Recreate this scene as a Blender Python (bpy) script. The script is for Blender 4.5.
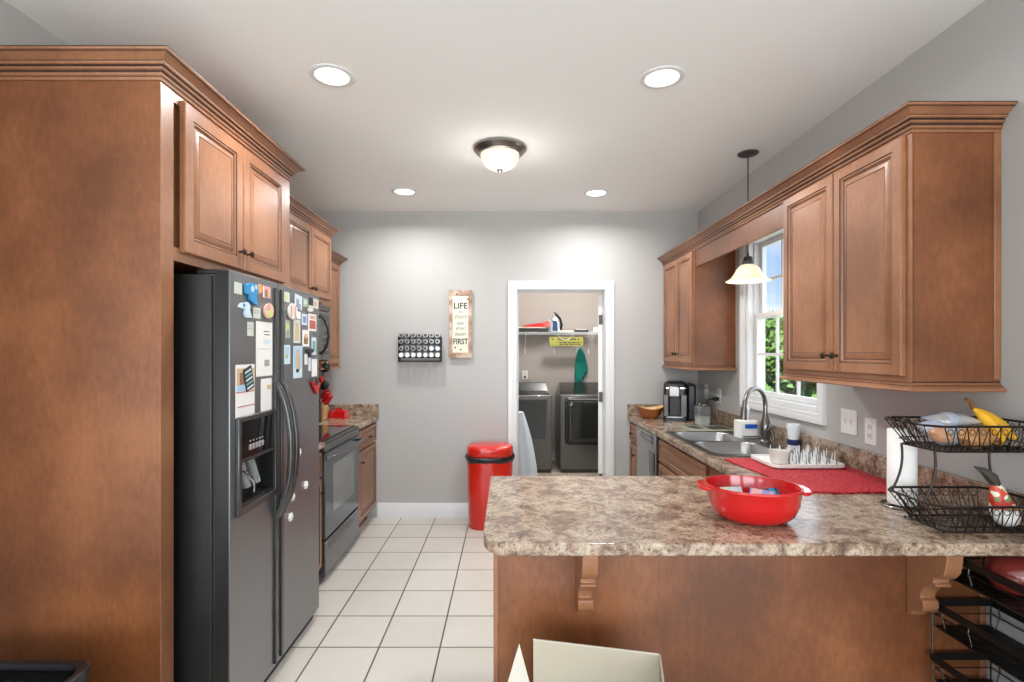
import bpy, bmesh, math, random
from mathutils import Vector, Matrix
random.seed(7)
for o in list(bpy.data.objects): bpy.data.objects.remove(o)
scene = bpy.context.scene
COL = scene.collection
PI = math.pi
# ------------------------------------------------------------ camera
EYE = 1.483          # camera height; it looks along +Y, level
FPX, CX, CY = 515.5, 508.0, 352.0
cam_d = bpy.data.cameras.new('camera'); cam = bpy.data.objects.new('camera', cam_d); COL.objects.link(cam)
cam.location = (0, 0, EYE); cam.rotation_euler = (PI/2, 0, 0)
cam_d.sensor_width = 36; cam_d.lens = FPX/1024*36
cam_d.shift_x = (512-CX)/1024; cam_d.shift_y = (CY-341)/1024
cam_d.clip_start = 0.05
scene.camera = cam
scene.view_settings.view_transform = 'Standard'
scene.view_settings.look = 'None'
scene.view_settings.gamma = 1
scene.view_settings.use_curve_mapping = False
scene.view_settings.exposure = 0.22

# ------------------------------------------------------------ node helpers
def lin(h):
    h = h.lstrip('#'); r = []
    for i in (0, 2, 4):
        v = int(h[i:i+2], 16)/255
        r.append(v/12.92 if v <= .04045 else ((v+.055)/1.055)**2.4)
    return (*r, 1)

# ------------------------------------------------------------ world: blue sky with soft clouds
w = bpy.data.worlds.new('sky'); scene.world = w; w.use_nodes = True
nt = w.node_tree; nt.nodes.clear()
out = nt.nodes.new('ShaderNodeOutputWorld'); bg = nt.nodes.new('ShaderNodeBackground')
tc = nt.nodes.new('ShaderNodeTexCoord'); mp = nt.nodes.new('ShaderNodeMapping'); mp.inputs['Scale'].default_value = (1, 1, 3)
nz = nt.nodes.new('ShaderNodeTexNoise'); nz.inputs['Scale'].default_value = 3.2; nz.inputs['Detail'].default_value = 6
rp = nt.nodes.new('ShaderNodeValToRGB'); rp.color_ramp.elements[0].position = .50; rp.color_ramp.elements[1].position = .68
sx = nt.nodes.new('ShaderNodeSeparateXYZ'); gr = nt.nodes.new('ShaderNodeValToRGB')
gr.color_ramp.elements[0].position = .02; gr.color_ramp.elements[0].color = lin('#C9DDF0')
gr.color_ramp.elements[1].position = .30; gr.color_ramp.elements[1].color = lin('#5E9BDD')
mx = nt.nodes.new('ShaderNodeMix'); mx.data_type = 'RGBA'; mx.inputs[7].default_value = (1, 1, 1, 1)
L = nt.links.new
L(tc.outputs['Generated'], mp.inputs['Vector']); L(mp.outputs[0], nz.inputs['Vector']); L(nz.outputs['Fac'], rp.inputs[0])
L(tc.outputs['Generated'], sx.inputs[0]); L(sx.outputs['Z'], gr.inputs[0])
L(rp.outputs[0], mx.inputs[0]); L(gr.outputs[0], mx.inputs[6]); L(mx.outputs[2], bg.inputs['Color'])
bg.inputs['Strength'].default_value = 1.15
L(bg.outputs[0], out.inputs['Surface'])

# ------------------------------------------------------------ lights
def area(name, loc, rot, sx_, sy_, power, col=(1, 1, 1), disk=False, spread=None):
    d = bpy.data.lights.new(name, 'AREA'); d.shape = 'DISK' if disk else 'RECTANGLE'
    d.size = sx_
    if not disk: d.size_y = sy_
    d.energy = power; d.color = col
    if spread: d.spread = spread
    o = bpy.data.objects.new(name, d); o.location = loc; o.rotation_euler = rot; COL.objects.link(o); return o
def lamp(name, loc, power, r=.05, col=(1, .96, .9)):
    d = bpy.data.lights.new(name, 'POINT'); d.energy = power; d.color = col; d.shadow_soft_size = r
    o = bpy.data.objects.new(name, d); o.location = loc; COL.objects.link(o); return o
# fill lamps added at the unseen rear openings, tilted up to brighten the ceiling
for x in (-2.6, 0.0, 2.4):
    area('daylight_fill', (x, -3.46, 1.35), (-PI/2-.45, 0, PI), 1.9, 2.1, 95, (.91, .965, 1))
# daylight entering by the window over the sink
area('daylight_fill', (1.95, 3.24, 1.75), (0, PI/2, 0), 1.1, .9, 6, (.93, .97, 1))
CANS = [(-.80, 2.344), (.705, 2.36), (-.81, 4.037), (.696, 4.07)]
for x, y in CANS:
    area('can_light', (x, y, 2.715), (0, 0, 0), .14, 0, 13, (.985, .99, 1), disk=True, spread=2.85)
lamp('dome_light', (-.050, 3.175, 2.47), 3, .10, (1, .97, .93))
lamp('pendant_light', (1.516, 3.256, 1.87), 1.3, .04, (1, .86, .66))
lamp('laundry_fill', (.75, 5.7, 2.52), 56, .12, (1, .98, .95))  # unseen lamp added to brighten the laundry, no fixture built

sd = bpy.data.lights.new('sun', 'SUN'); sd.energy = 12; sd.angle = .01; sd.color = (.97, .98, 1)
so = bpy.data.objects.new('sun', sd); so.rotation_euler = Vector((.32, .55, -.72)).to_track_quat('-Z', 'Y').to_euler(); COL.objects.link(so)

# ------------------------------------------------------------ materials
MATS = {}
def newmat(name):
    m = bpy.data.materials.new(name); m.use_nodes = True; MATS[name] = m
    n = m.node_tree; b = n.nodes['Principled BSDF']; return m, n, b
def plain(name, col, rough=.5, metal=0, coat=0, spec=.5, emit=None, es=0, var=0, vs=20, bump=0, bs=100, trans=0):
    m, n, b = newmat(name)
    b.inputs['Base Color'].default_value = lin(col); b.inputs['Roughness'].default_value = rough
    b.inputs['Metallic'].default_value = metal; b.inputs['Coat Weight'].default_value = coat
    b.inputs['Coat Roughness'].default_value = .08
    b.inputs['Specular IOR Level'].default_value = spec
    b.inputs['Transmission Weight'].default_value = trans
    if emit:
        b.inputs['Emission Color'].default_value = lin(emit); b.inputs['Emission Strength'].default_value = es
    t = n.nodes.new('ShaderNodeTexCoord')
    if var:
        z = n.nodes.new('ShaderNodeTexNoise'); z.inputs['Scale'].default_value = vs; z.inputs['Detail'].default_value = 4
        h = n.nodes.new('ShaderNodeHueSaturation'); h.inputs['Color'].default_value = lin(col)
        r = n.nodes.new('ShaderNodeMapRange'); r.inputs[3].default_value = 1-var; r.inputs[4].default_value = 1+var
        n.links.new(t.outputs['Object'], z.inputs['Vector']); n.links.new(z.outputs['Fac'], r.inputs[0])
        n.links.new(r.outputs[0], h.inputs['Value']); n.links.new(h.outputs[0], b.inputs['Base Color'])
    if bump:
        z = n.nodes.new('ShaderNodeTexNoise'); z.inputs['Scale'].default_value = bs
        u = n.nodes.new('ShaderNodeBump'); u.inputs['Strength'].default_value = bump; u.inputs['Distance'].default_value = .002
        n.links.new(t.outputs['Object'], z.inputs['Vector']); n.links.new(z.outputs['Fac'], u.inputs['Height'])
        n.links.new(u.outputs[0], b.inputs['Normal'])
    return m
def wood(name, c1, c2, c3, rough=.38, coat=.25, sc=(9, 9, 3.5), blotch=2.2):
    m, n, b = newmat(name); N = n.nodes.new; K = n.links.new
    t = N('ShaderNodeTexCoord'); mpp = N('ShaderNodeMapping'); mpp.inputs['Scale'].default_value = sc
    a = N('ShaderNodeTexNoise'); a.inputs['Scale'].default_value = 6; a.inputs['Detail'].default_value = 8; a.inputs['Roughness'].default_value = .65
    bb = N('ShaderNodeTexNoise'); bb.inputs['Scale'].default_value = blotch; bb.inputs['Detail'].default_value = 5
    mm = N('ShaderNodeMix'); mm.data_type = 'FLOAT'; mm.inputs[0].default_value = .72
    r = N('ShaderNodeValToRGB'); e = r.color_ramp.elements
    e[0].position = .38; e[0].color = lin(c1); e[1].position = .62; e[1].color = lin(c3)
    x = e.new(.5); x.color = lin(c2)
    K(t.outputs['Object'], mpp.inputs[0]); K(mpp.outputs[0], a.inputs['Vector']); K(t.outputs['Object'], bb.inputs['Vector'])
    K(a.outputs['Fac'], mm.inputs[2]); K(bb.outputs['Fac'], mm.inputs[3]); K(mm.outputs[0], r.inputs[0]); K(r.outputs[0], b.inputs['Base Color'])
    b.inputs['Roughness'].default_value = rough; b.inputs['Coat Weight'].default_value = coat; b.inputs['Coat Roughness'].default_value = .32
    return m
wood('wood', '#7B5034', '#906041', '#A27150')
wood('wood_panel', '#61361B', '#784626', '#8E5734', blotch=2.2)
wood('wood_glaze', '#2E1A10', '#3A2114', '#45291A', rough=.6)
wood('bowl_wood', '#6E3A1E', '#8F4C26', '#A5602F', rough=.3)
wood('bowl_inside', '#C79A66', '#D8AE78', '#E2BD8B', rough=.4)
wood('block_wood', '#B98D5B', '#CBA06C', '#D9B27E', rough=.5)
wood('sign_wood', '#8F6E58', '#B09480', '#CDBCAC', rough=.8, coat=0, sc=(40, 40, 8), blotch=14)

def laminate():
    m, n, b = newmat('laminate'); N = n.nodes.new; K = n.links.new
    t = N('ShaderNodeTexCoord')
    def noi(s, d, ro=.6, dist=0):
        z = N('ShaderNodeTexNoise'); z.inputs['Scale'].default_value = s; z.inputs['Detail'].default_value = d
        z.inputs['Roughness'].default_value = ro; z.inputs['Distortion'].default_value = dist; K(t.outputs['Object'], z.inputs['Vector']); return z
    a = noi(15, 10, .78, .4); r = N('ShaderNodeValToRGB'); e = r.color_ramp.elements
    e[0].position = .33; e[0].color = lin('#4F3D33'); e[1].position = .67; e[1].color = lin('#C4B59F')
    for p, c in ((.43, '#7D6453'), (.50, '#A08A76'), (.57, '#B5A48F')): x = e.new(p); x.color = lin(c)
    K(a.outputs['Fac'], r.inputs[0])
    s = noi(70, 6, .8); rs = N('ShaderNodeValToRGB'); rs.color_ramp.elements[0].position = .37; rs.color_ramp.elements[0].color = (0, 0, 0, 1)
    rs.color_ramp.elements[1].position = .49; K(s.outputs['Fac'], rs.inputs[0])
    mm = N('ShaderNodeMix'); mm.data_type = 'RGBA'; mm.inputs[6].default_value = lin('#43362E'); K(rs.outputs[0], mm.inputs[0]); K(r.outputs[0], mm.inputs[7])
    g = noi(30, 4, .6); rg = N('ShaderNodeValToRGB'); rg.color_ramp.elements[0].position = .55; rg.color_ramp.elements[1].position = .70; K(g.outputs['Fac'], rg.inputs[0])
    m2 = N('ShaderNodeMix'); m2.data_type = 'RGBA'; K(mm.outputs[2], m2.inputs[6]); m2.inputs[7].default_value = lin('#9C5F44')
    sc = N('ShaderNodeMath'); sc.operation = 'MULTIPLY'; sc.inputs[1].default_value = .35; K(rg.outputs[0], sc.inputs[0]); K(sc.outputs[0], m2.inputs[0])
    K(m2.outputs[2], b.inputs['Base Color']); b.inputs['Roughness'].default_value = .2; b.inputs['Specular IOR Level'].default_value = .6
laminate()

def tile(name, c1, c2, grout, ox, oy, size=.3066, mort=.0045):
    m, n, b = newmat(name); N = n.nodes.new; K = n.links.new
    t = N('ShaderNodeTexCoord'); mp_ = N('ShaderNodeMapping'); mp_.inputs['Location'].default_value = (-ox, -oy, 0)
    br = N('ShaderNodeTexBrick'); br.offset = 0; br.squash = 1
    br.inputs['Scale'].default_value = 1; br.inputs['Brick Width'].default_value = size; br.inputs['Row Height'].default_value = size
    br.inputs['Mortar Size'].default_value = mort; br.inputs['Mortar Smooth'].default_value = .2; br.inputs['Bias'].default_value = 0
    br.inputs['Color1'].default_value = lin(c1); br.inputs['Color2'].default_value = lin(c2); br.inputs['Mortar'].default_value = lin(grout)
    z = N('ShaderNodeTexNoise'); z.inputs['Scale'].default_value = 9; z.inputs['Detail'].default_value = 5
    h = N('ShaderNodeHueSaturation'); r = N('ShaderNodeMapRange'); r.inputs[3].default_value = .95; r.inputs[4].default_value = 1.05
    K(t.outputs['Object'], mp_.inputs[0]); K(mp_.outputs[0], br.inputs['Vector']); K(t.outputs['Object'], z.inputs['Vector'])
    K(z.outputs['Fac'], r.inputs[0]); K(r.outputs[0], h.inputs['Value']); K(br.outputs['Color'], h.inputs['Color']); K(h.outputs[0], b.inputs['Base Color'])
    u = N('ShaderNodeBump'); u.inputs['Strength'].default_value = .5; u.inputs['Distance'].default_value = .002; u.invert = True
    K(br.outputs['Fac'], u.inputs['Height']); K(u.outputs[0], b.inputs['Normal'])
    b.inputs['Roughness'].default_value = .3; return m
tile('floor_tile', '#C3BEB5', '#C9C4BC', '#54483E', -.341, 4.429)
tile('laundry_tile', '#B9AE9C', '#BFB4A2', '#8A7C6A', .1, .2)

plain('wall_paint', '#B3B1AE', .85, var=.015, vs=3)
plain('laundry_paint', '#B0A7A0', .85, var=.015, vs=3)
plain('ceiling_paint', '#EEEEEC', .9)
plain('trim_white', '#D9DADA', .35)
plain('vinyl_white', '#DCDDDE', .3)
plain('black_gap', '#0A0A0A', .6)
plain('fridge_side', '#131312', .45, bump=.5, bs=260, var=.25, vs=12)
plain('fridge_door', '#868789', .34, metal=.9, bump=.12, bs=420, var=.08, vs=8)
plain('fridge_trim', '#5A5A59', .28, metal=.8)
plain('steel_dark', '#5A5A58', .25, metal=.85)
plain('range_front', '#6E7072', .2, metal=.8)
plain('range_glass', '#5A5E60', .12, metal=.5)
plain('range_window', '#8A8C8B', .1, metal=.5)
plain('cooktop_glass', '#18191A', .06, coat=.5)
plain('micro_front', '#6C6964', .09, metal=.7)
plain('black_gloss', '#0C0C0D', .15, coat=.3)
plain('black_plastic', '#16171A', .35)
plain('black_matte', '#1B1917', .6)
plain('wire_bronze', '#2A211C', .4, metal=.6)
plain('wire_black', '#0E0D0D', .45, metal=.3)
plain('bronze', '#4A3A2C', .35, metal=.8)
plain('nickel', '#8F8C87', .28, metal=1)
plain('chrome', '#C9C9C9', .12, metal=1)
plain('steel', '#B9BABA', .28, metal=.9)
plain('sink_rim', '#76716B', .3, metal=.9)
plain('faucet_metal', '#85817D', .2, metal=.95)
plain('red_enamel', '#C21418', .15, coat=.6)
plain('red_bin', '#C8200F', .22, coat=.4)
plain('red_plastic', '#C21A1C', .3)
plain('bag_black', '#0D0D0E', .22, bump=1, bs=60)
plain('white_plastic', '#E9E8E4', .35)
plain('off_white', '#DAD5CC', .5)
plain('paper', '#E6E4E0', .8)
plain('paper_towel', '#F0EFEC', .9, bump=.6, bs=90)
plain('blue_plastic', '#1F58B8', .35)
plain('navy', '#1C2C5C', .5)
plain('clear_plastic', '#9EA3A3', .15, trans=.35)
plain('dark_grey', '#3A3B3C', .35)
plain('graphite', '#6A6A68', .28, metal=.6)
plain('graphite_lid', '#3A3A39', .2, metal=.5)
plain('dryer_glass', '#1D1F1F', .1, coat=.4)
plain('teal_cloth', '#0A7A6E', .9)
plain('pale_cloth', '#C9D2DA', .9)
plain('cardboard_in', '#B5AB98', .8, var=.03, vs=40)
plain('cardboard_edge', '#D6CFC2', .8)
plain('green_card', '#979A82', .3)
plain('banana', '#E0A91E', .45, var=.2, vs=30)
plain('banana_brown', '#6E4413', .55)
plain('bread', '#B07E4C', .35, coat=.4, var=.2, vs=35)
plain('foil_blue', '#A9B6C8', .3, metal=.3, var=.3, vs=30)
plain('foil_silver', '#BFC0C4', .25, metal=.5, var=.2, vs=30)
plain('foil_orange', '#B98A6A', .3, var=.3, vs=25)
plain('leaf_dark', '#39342A', .6)
plain('maroon', '#7C2F28', .15, coat=.6)
plain('yellow_sign', '#A39F4C', .6)
plain('ink', '#2E2C28', .7)
plain('ink_grey', '#7F7C74', .7)
plain('cream', '#DEDCC9', .7)
plain('lid_silver', '#B9B9B9', .3, metal=.6)
plain('lid_white', '#E2E7E8', .4)
plain('spice_dark', '#4A4744', .4)
plain('grey_cloud', '#B7BAB6', .6)
for nme, c in dict(sky='#A6C8DE', blue='#2F8FC4', pblue='#C6D8E4', orange='#E59A5E', pink='#E2B5A2', ygreen='#C9D08A', lime='#A9B87C', red='#B9605A', rose='#D6A0A0',
                   tealc='#6FA8A6', brown='#8E6B50', lilac='#8C8FC8', sage='#A7B5A0', skin='#D3A98C', coal='#2A2E33', grey='#9A9C9C', pgreen='#C6CFC2', tan='#CBB08A').items():
    plain('print_'+nme, c, .6)
plain('lens_glow', '#FFFFFF', .4, emit='#FFF9F0', es=2.2)

def glow(name, c1, c2, s, zc, zr):
    # lit frosted glass: warm alabaster swirl
    m, n, b = newmat(name); N = n.nodes.new; K = n.links.new
    t = N('ShaderNodeTexCoord'); z = N('ShaderNodeTexNoise'); z.inputs['Scale'].default_value = 9; z.inputs['Distortion'].default_value = 1.5
    r = N('ShaderNodeValToRGB'); r.color_ramp.elements[0].position = .35; r.color_ramp.elements[0].color = lin(c1)
    r.color_ramp.elements[1].position = .65; r.color_ramp.elements[1].color = lin(c2)
    K(t.outputs['Object'], z.inputs['Vector']); K(z.outputs['Fac'], r.inputs[0])
    b.inputs['Base Color'].default_value = lin('#E8DCC4'); b.inputs['Roughness'].default_value = .25
    K(r.outputs[0], b.inputs['Emission Color']); b.inputs['Emission Strength'].default_value = s
glow('dome_glass', '#F8E8CC', '#FFF4DE', .5, 0, 1)
glow('pendant_glass', '#EBC98E', '#FBE6BC', .5, 0, 1)

def glass(name, tint='#FFFFFF', fac=.06):
    m, n, b = newmat(name); N = n.nodes.new; K = n.links.new
    o = n.nodes['Material Output']; tr = N('ShaderNodeBsdfTransparent'); tr.inputs[0].default_value = lin(tint)
    g = N('ShaderNodeBsdfGlossy'); g.inputs['Roughness'].default_value = .02; mxs = N('ShaderNodeMixShader'); mxs.inputs[0].default_value = fac
    K(tr.outputs[0], mxs.inputs[1]); K(g.outputs[0], mxs.inputs[2]); K(mxs.outputs[0], o.inputs['Surface'])
glass('pane_glass')
glass('bin_plastic', '#DDE0E0', .14)
def mat_weave():
    m, n, b = newmat('red_mat'); N = n.nodes.new; K = n.links.new
    t = N('ShaderNodeTexCoord'); v = N('ShaderNodeTexVoronoi'); v.inputs['Scale'].default_value = 75
    r = N('ShaderNodeValToRGB'); r.color_ramp.elements[0].color = lin('#D93442'); r.color_ramp.elements[0].position = .1
    r.color_ramp.elements[1].color = lin('#A8101F'); r.color_ramp.elements[1].position = .7
    K(t.outputs['Object'], v.inputs['Vector']); K(v.outputs['Distance'], r.inputs[0]); K(r.outputs[0], b.inputs['Base Color'])
    u = N('ShaderNodeBump'); u.invert = True; u.inputs['Distance'].default_value = .010; u.inputs['Strength'].default_value = 1
    K(v.outputs['Distance'], u.inputs['Height']); K(u.outputs[0], b.inputs['Normal']); b.inputs['Roughness'].default_value = .65
mat_weave()
def flower_print():
    m, n, b = newmat('flower_print'); N = n.nodes.new; K = n.links.new
    t = N('ShaderNodeTexCoord'); v = N('ShaderNodeTexVoronoi'); v.inputs['Scale'].default_value = 60
    s = N('ShaderNodeSeparateColor'); r = N('ShaderNodeValToRGB'); r.color_ramp.interpolation = 'CONSTANT'; e = r.color_ramp.elements
    e[0].color = lin('#C22A22'); e[1].position = .42; e[1].color = lin('#E6DFC8')
    for p, c in ((.65, '#6F8A5A'), (.8, '#C8452E')): x = e.new(p); x.color = lin(c)
    K(t.outputs['Object'], v.inputs['Vector']); K(v.outputs['Color'], s.inputs[0]); K(s.outputs[0], r.inputs[0]); K(r.outputs[0], b.inputs['Base Color']); b.inputs['Roughness'].default_value = .4
flower_print()
plain('leaf', '#4C6E24', .6, var=.45, vs=3)
plain('bark', '#5C4A38', .9)
plain('lawn', '#5F7A34', .9, var=.25, vs=2)
plain('siding', '#C9C9C4', .8)

# ------------------------------------------------------------ mesh builder
class MB:
    def __init__(s, mat='wood', M=None): s.V = []; s.F = []; s.FM = []; s.mat = mat; s.M = M
    def v(s, p):
        p = Vector(p)
        if s.M is not None: p = s.M @ p
        s.V.append(p); return len(s.V)-1
    def f(s, ids, m=None): s.F.append(tuple(ids)); s.FM.append(m or s.mat)
    def poly(s, pts, m=None): s.f([s.v(p) for p in pts], m)
    def box(s, x0, x1, y0, y1, z0, z1, m=None):
        i = [s.v((x, y, z)) for z in (z0, z1) for x, y in ((x0, y0), (x1, y0), (x1, y1), (x0, y1))]
        for q in ((0, 3, 2, 1), (4, 5, 6, 7), (0, 1, 5, 4), (1, 2, 6, 5), (2, 3, 7, 6), (3, 0, 4, 7)): s.f([i[k] for k in q], m)
        return s
    def rings(s, rings, m=None, cap0=True, cap1=True, closed=True, wrap=False):
        idx = [[s.v(p) for p in r] for r in rings]; n = len(idx[0])
        ms = m if isinstance(m, list) else [m]*(len(idx)+1)
        pairs = [(k, k+1) for k in range(len(idx)-1)] + ([(len(idx)-1, 0)] if wrap else [])
        for q, (a, b) in enumerate(pairs):
            for k in range(n if closed else n-1):
                s.f((idx[a][k], idx[a][(k+1) % n], idx[b][(k+1) % n], idx[b][k]), ms[q])
        if cap0 and not wrap: s.f(idx[0][::-1], ms[0])
        if cap1 and not wrap: s.f(idx[-1], ms[-1] if isinstance(m, list) and len(m) >= len(idx) else ms[len(idx)-2])
        return s
    def lathe(s, prof, c=(0, 0, 0), seg=24, m=None, cap0=True, cap1=True, sx=1, sy=1):
        R = [[(c[0]+sx*r*math.cos(2*PI*k/seg), c[1]+sy*r*math.sin(2*PI*k/seg), c[2]+z) for k in range(seg)] for r, z in prof]
        return s.rings(R, m, cap0, cap1)
    def tube(s, pts, r, m=None, seg=6, closed=False, caps=True):
        pts = [Vector(p) for p in pts]; n = len(pts); R = []; up = None
        for i, p in enumerate(pts):
            a = pts[(i-1) % n] if (closed or i > 0) else p; b = pts[(i+1) % n] if (closed or i < n-1) else p
            d = (b-a).normalized() if (b-a).length > 1e-9 else Vector((0, 0, 1))
            if up is None: up = Vector((0, 0, 1)) if abs(d.z) < .9 else Vector((1, 0, 0))
            x = d.cross(up)
            if x.length < 1e-6: x = d.orthogonal()
            x.normalize(); y = x.cross(d).normalized(); up = y
            rr = r[i] if isinstance(r, (list, tuple)) else r
            R.append([p+x*rr*math.cos(2*PI*k/seg)+y*rr*math.sin(2*PI*k/seg) for k in range(seg)])
        return s.rings(R, m, caps and not closed, caps and not closed, True, closed)
    def plate(s, outer, z0, z1, m=None, holes=()):
        bm = bmesh.new(); es = []
        for lp in (outer, *holes):
            vs = [bm.verts.new((p[0], p[1], 0)) for p in lp]
            es += [bm.edges.new((vs[k], vs[(k+1) % len(vs)])) for k in range(len(vs))]
        bmesh.ops.triangle_fill(bm, use_beauty=True, edges=es)
        bm.verts.ensure_lookup_table(); bm.verts.index_update()
        a = [s.v((v.co.x, v.co.y, z1)) for v in bm.verts]; b = [s.v((v.co.x, v.co.y, z0)) for v in bm.verts]
        for f in bm.faces:
            ii = [v.index for v in f.verts]; s.f([a[k] for k in ii], m); s.f([b[k] for k in ii[::-1]], m)
        for e in bm.edges:
            if len(e.link_faces) == 1:
                i, j = e.verts[0].index, e.verts[1].index; s.f((a[i], a[j], b[j], b[i]), m)
        bm.free(); return s
    def sphere(s, c, r, m=None, seg=16, rings=8, sc=(1, 1, 1)):
        prof = [(max(1e-4, r*math.sin(PI*k/rings)), -r*math.cos(PI*k/rings)*sc[2]) for k in range(rings+1)]
        return s.lathe(prof, c, seg, m, True, True, sc[0], sc[1])
    def build(s, name, parent=None, root=None, bevel=0, seg=2, smooth=40, mods=None, recalc=True):
        off = root_loc(parent) if parent else (Vector(root) if root is not None else Vector())
        me = bpy.data.meshes.new(name); me.from_pydata([tuple(v-off) for v in s.V], [], s.F)
        names = []
        for n in s.FM:
            if n not in names: names.append(n); me.materials.append(MATS[n])
        for p, n in zip(me.polygons, s.FM): p.material_index = names.index(n); p.use_smooth = bool(smooth)
        if recalc:
            bm = bmesh.new(); bm.from_mesh(me); bmesh.ops.recalc_face_normals(bm, faces=bm.faces); bm.to_mesh(me); bm.free()
        if smooth: me.set_sharp_from_angle(angle=math.radians(smooth))
        o = bpy.data.objects.new(name, me); COL.objects.link(o)
        if parent: o.parent = parent
        elif root is not None: o.location = off
        if bevel:
            b = o.modifiers.new('bevel', 'BEVEL'); b.width = bevel; b.segments = seg; b.limit_method = 'ANGLE'; b.angle_limit = math.radians(35)
        return o
def root_loc(o):
    while o.parent: o = o.parent
    return o.location.copy()
def thing(name, label, cat, loc=(0, 0, 0), group=None):
    o = bpy.data.objects.new(name, None); COL.objects.link(o); o.location = loc; o.empty_display_size = .05
    return tag(o, label, cat, group)
def tag(o, label, cat, group=None, kind=None):
    o['label'] = label; o['category'] = cat
    if group: o['group'] = group
    if kind: o['kind'] = kind
    return o
def struct(o): o['kind'] = 'structure'; return o
def copy_tree(o, parent=None):
    c = o.copy(); COL.objects.link(c); c.parent = parent
    for ch in o.children: copy_tree(ch, c)
    return c
def rrect(x0, x1, y0, y1, r, n=5):
    pts = []
    for cx, cy, a in ((x1-r, y0+r, -PI/2), (x1-r, y1-r, 0), (x0+r, y1-r, PI/2), (x0+r, y0+r, PI)):
        pts += [(cx+r*math.cos(a+PI/2*k/n), cy+r*math.sin(a+PI/2*k/n)) for k in range(n+1)]
    return pts
# frames that map local (u, d, z): u along the face, d outward, z up
def FX(x):   return Matrix(((0, 1, 0, x), (1, 0, 0, 0), (0, 0, 1, 0), (0, 0, 0, 1)))    # faces +X
def FNX(x):  return Matrix(((0, -1, 0, x), (1, 0, 0, 0), (0, 0, 1, 0), (0, 0, 0, 1)))   # faces -X
def FNY(y):  return Matrix(((1, 0, 0, 0), (0, -1, 0, y), (0, 0, 1, 0), (0, 0, 0, 1)))   # faces -Y
def raised(mb, u0, u1, z0, z1, t=.02, st=.05):
    """a raised-panel front standing t proud of its face, with dark glaze lying in the grooves"""
    L_ = [(0, 0, None), (0, t-.004, 'wood'), (.004, t, 'wood'), (st-.010, t, 'wood'), (st-.007, t-.004, 'wood_glaze'), (st-.001, t-.002, 'wood'), (st+.004, t-.009, 'wood'),
          (st+.008, t-.010, 'wood_glaze'), (st+.026, t-.002, 'wood'), (st+.030, t-.002, 'wood'), (st+.032, t-.0035, 'wood_glaze'), (st+.034, t-.002, 'wood')]
    R = []; m = []
    for i, d, mm in L_:
        R.append([(u0+i, d, z0+i), (u1-i, d, z0+i), (u1-i, d, z1-i), (u0+i, d, z1-i)])
        if mm: m.append(mm)
    mb.rings(R, m+['wood', 'wood'])
def knob(mb, u, d, z, m='bronze'):
    M0 = mb.M
    mb.M = M0 @ Matrix.Translation((u, d, z)) @ Matrix.Rotation(-PI/2, 4, 'X')
    mb.lathe([(.0065, 0), (.005, .004), (.005, .014), (.011, .018), (.0145, .024), (.0135, .029), (.008, .032)], seg=14, m=m); mb.M = M0
def door_part(root, F, u0, u1, z0, z1, name='door', kn=None, st=.05, hw='knob'):
    m = MB('wood', F); raised(m, u0, u1, z0, z1, st=st); d = m.build(name, root, smooth=25)
    if kn:
        k = MB('bronze', F); knob(k, kn[0], .02, kn[1]); k.build(hw, d)
    return d
CROWN = [(0, -.080, 'wood'), (.006, -.080, 'wood'), (.008, -.072, 'wood'), (.006, -.069, 'wood_glaze'), (.012, -.066, 'wood'), (.014, -.060, 'wood'), (.011, -.056, 'wood_glaze'), (.014, -.052, 'wood_glaze'),
         (.020, -.050, 'wood'), (.022, -.045, 'wood'), (.019, -.041, 'wood_glaze'), (.023, -.038, 'wood_glaze'), (.028, -.036, 'wood'), (.030, -.031, 'wood'), (.030, -.028, 'wood_glaze'),
         (.036, -.025, 'wood'), (.043, -.018, 'wood'), (.053, -.013, 'wood'), (.055, -.010, 'wood_glaze'), (.061, -.009, 'wood'), (.063, -.004, 'wood'), (.063, 0, 'wood_glaze'), (0, 0, 'wood')]
RAIL = [(-.012, .036, 'wood'), (0, .036, 'wood'), (.003, .030, 'wood_glaze'), (.002, .027, 'wood'), (.008, .022, 'wood'), (.014, .019, 'wood_glaze'), (.014, .016, 'wood'), (.024, .012, 'wood'),
        (.026, .004, 'wood'), (.020, 0, 'wood'), (-.012, 0, 'wood')]
def sweep(mb, path, prof, z):
    """run a moulding profile along a path in plan; outward is the right-hand side, corners mitred"""
    P = [Vector(p) for p in path]; R = []
    for i, p in enumerate(P):
        ns = []
        if i > 0: d = (P[i]-P[i-1]).normalized(); ns.append(Vector((d.y, -d.x)))
        if i < len(P)-1: d = (P[i+1]-P[i]).normalized(); ns.append(Vector((d.y, -d.x)))
        n = sum(ns, Vector((0, 0))); n.normalize(); n = n/max(.2, n.dot(ns[0]))
        R.append([(p.x+n.x*o, p.y+n.y*o, z+h) for o, h, _ in prof])
    idx = [[mb.v(q) for q in r] for r in R]; k = len(prof)
    for a in range(len(P)-1):
        for b in range(k): mb.f((idx[a][b], idx[a][(b+1) % k], idx[a+1][(b+1) % k], idx[a+1][b]), prof[(b+1) % k][2])
    mb.f(idx[0]); mb.f(idx[-1])
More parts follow.
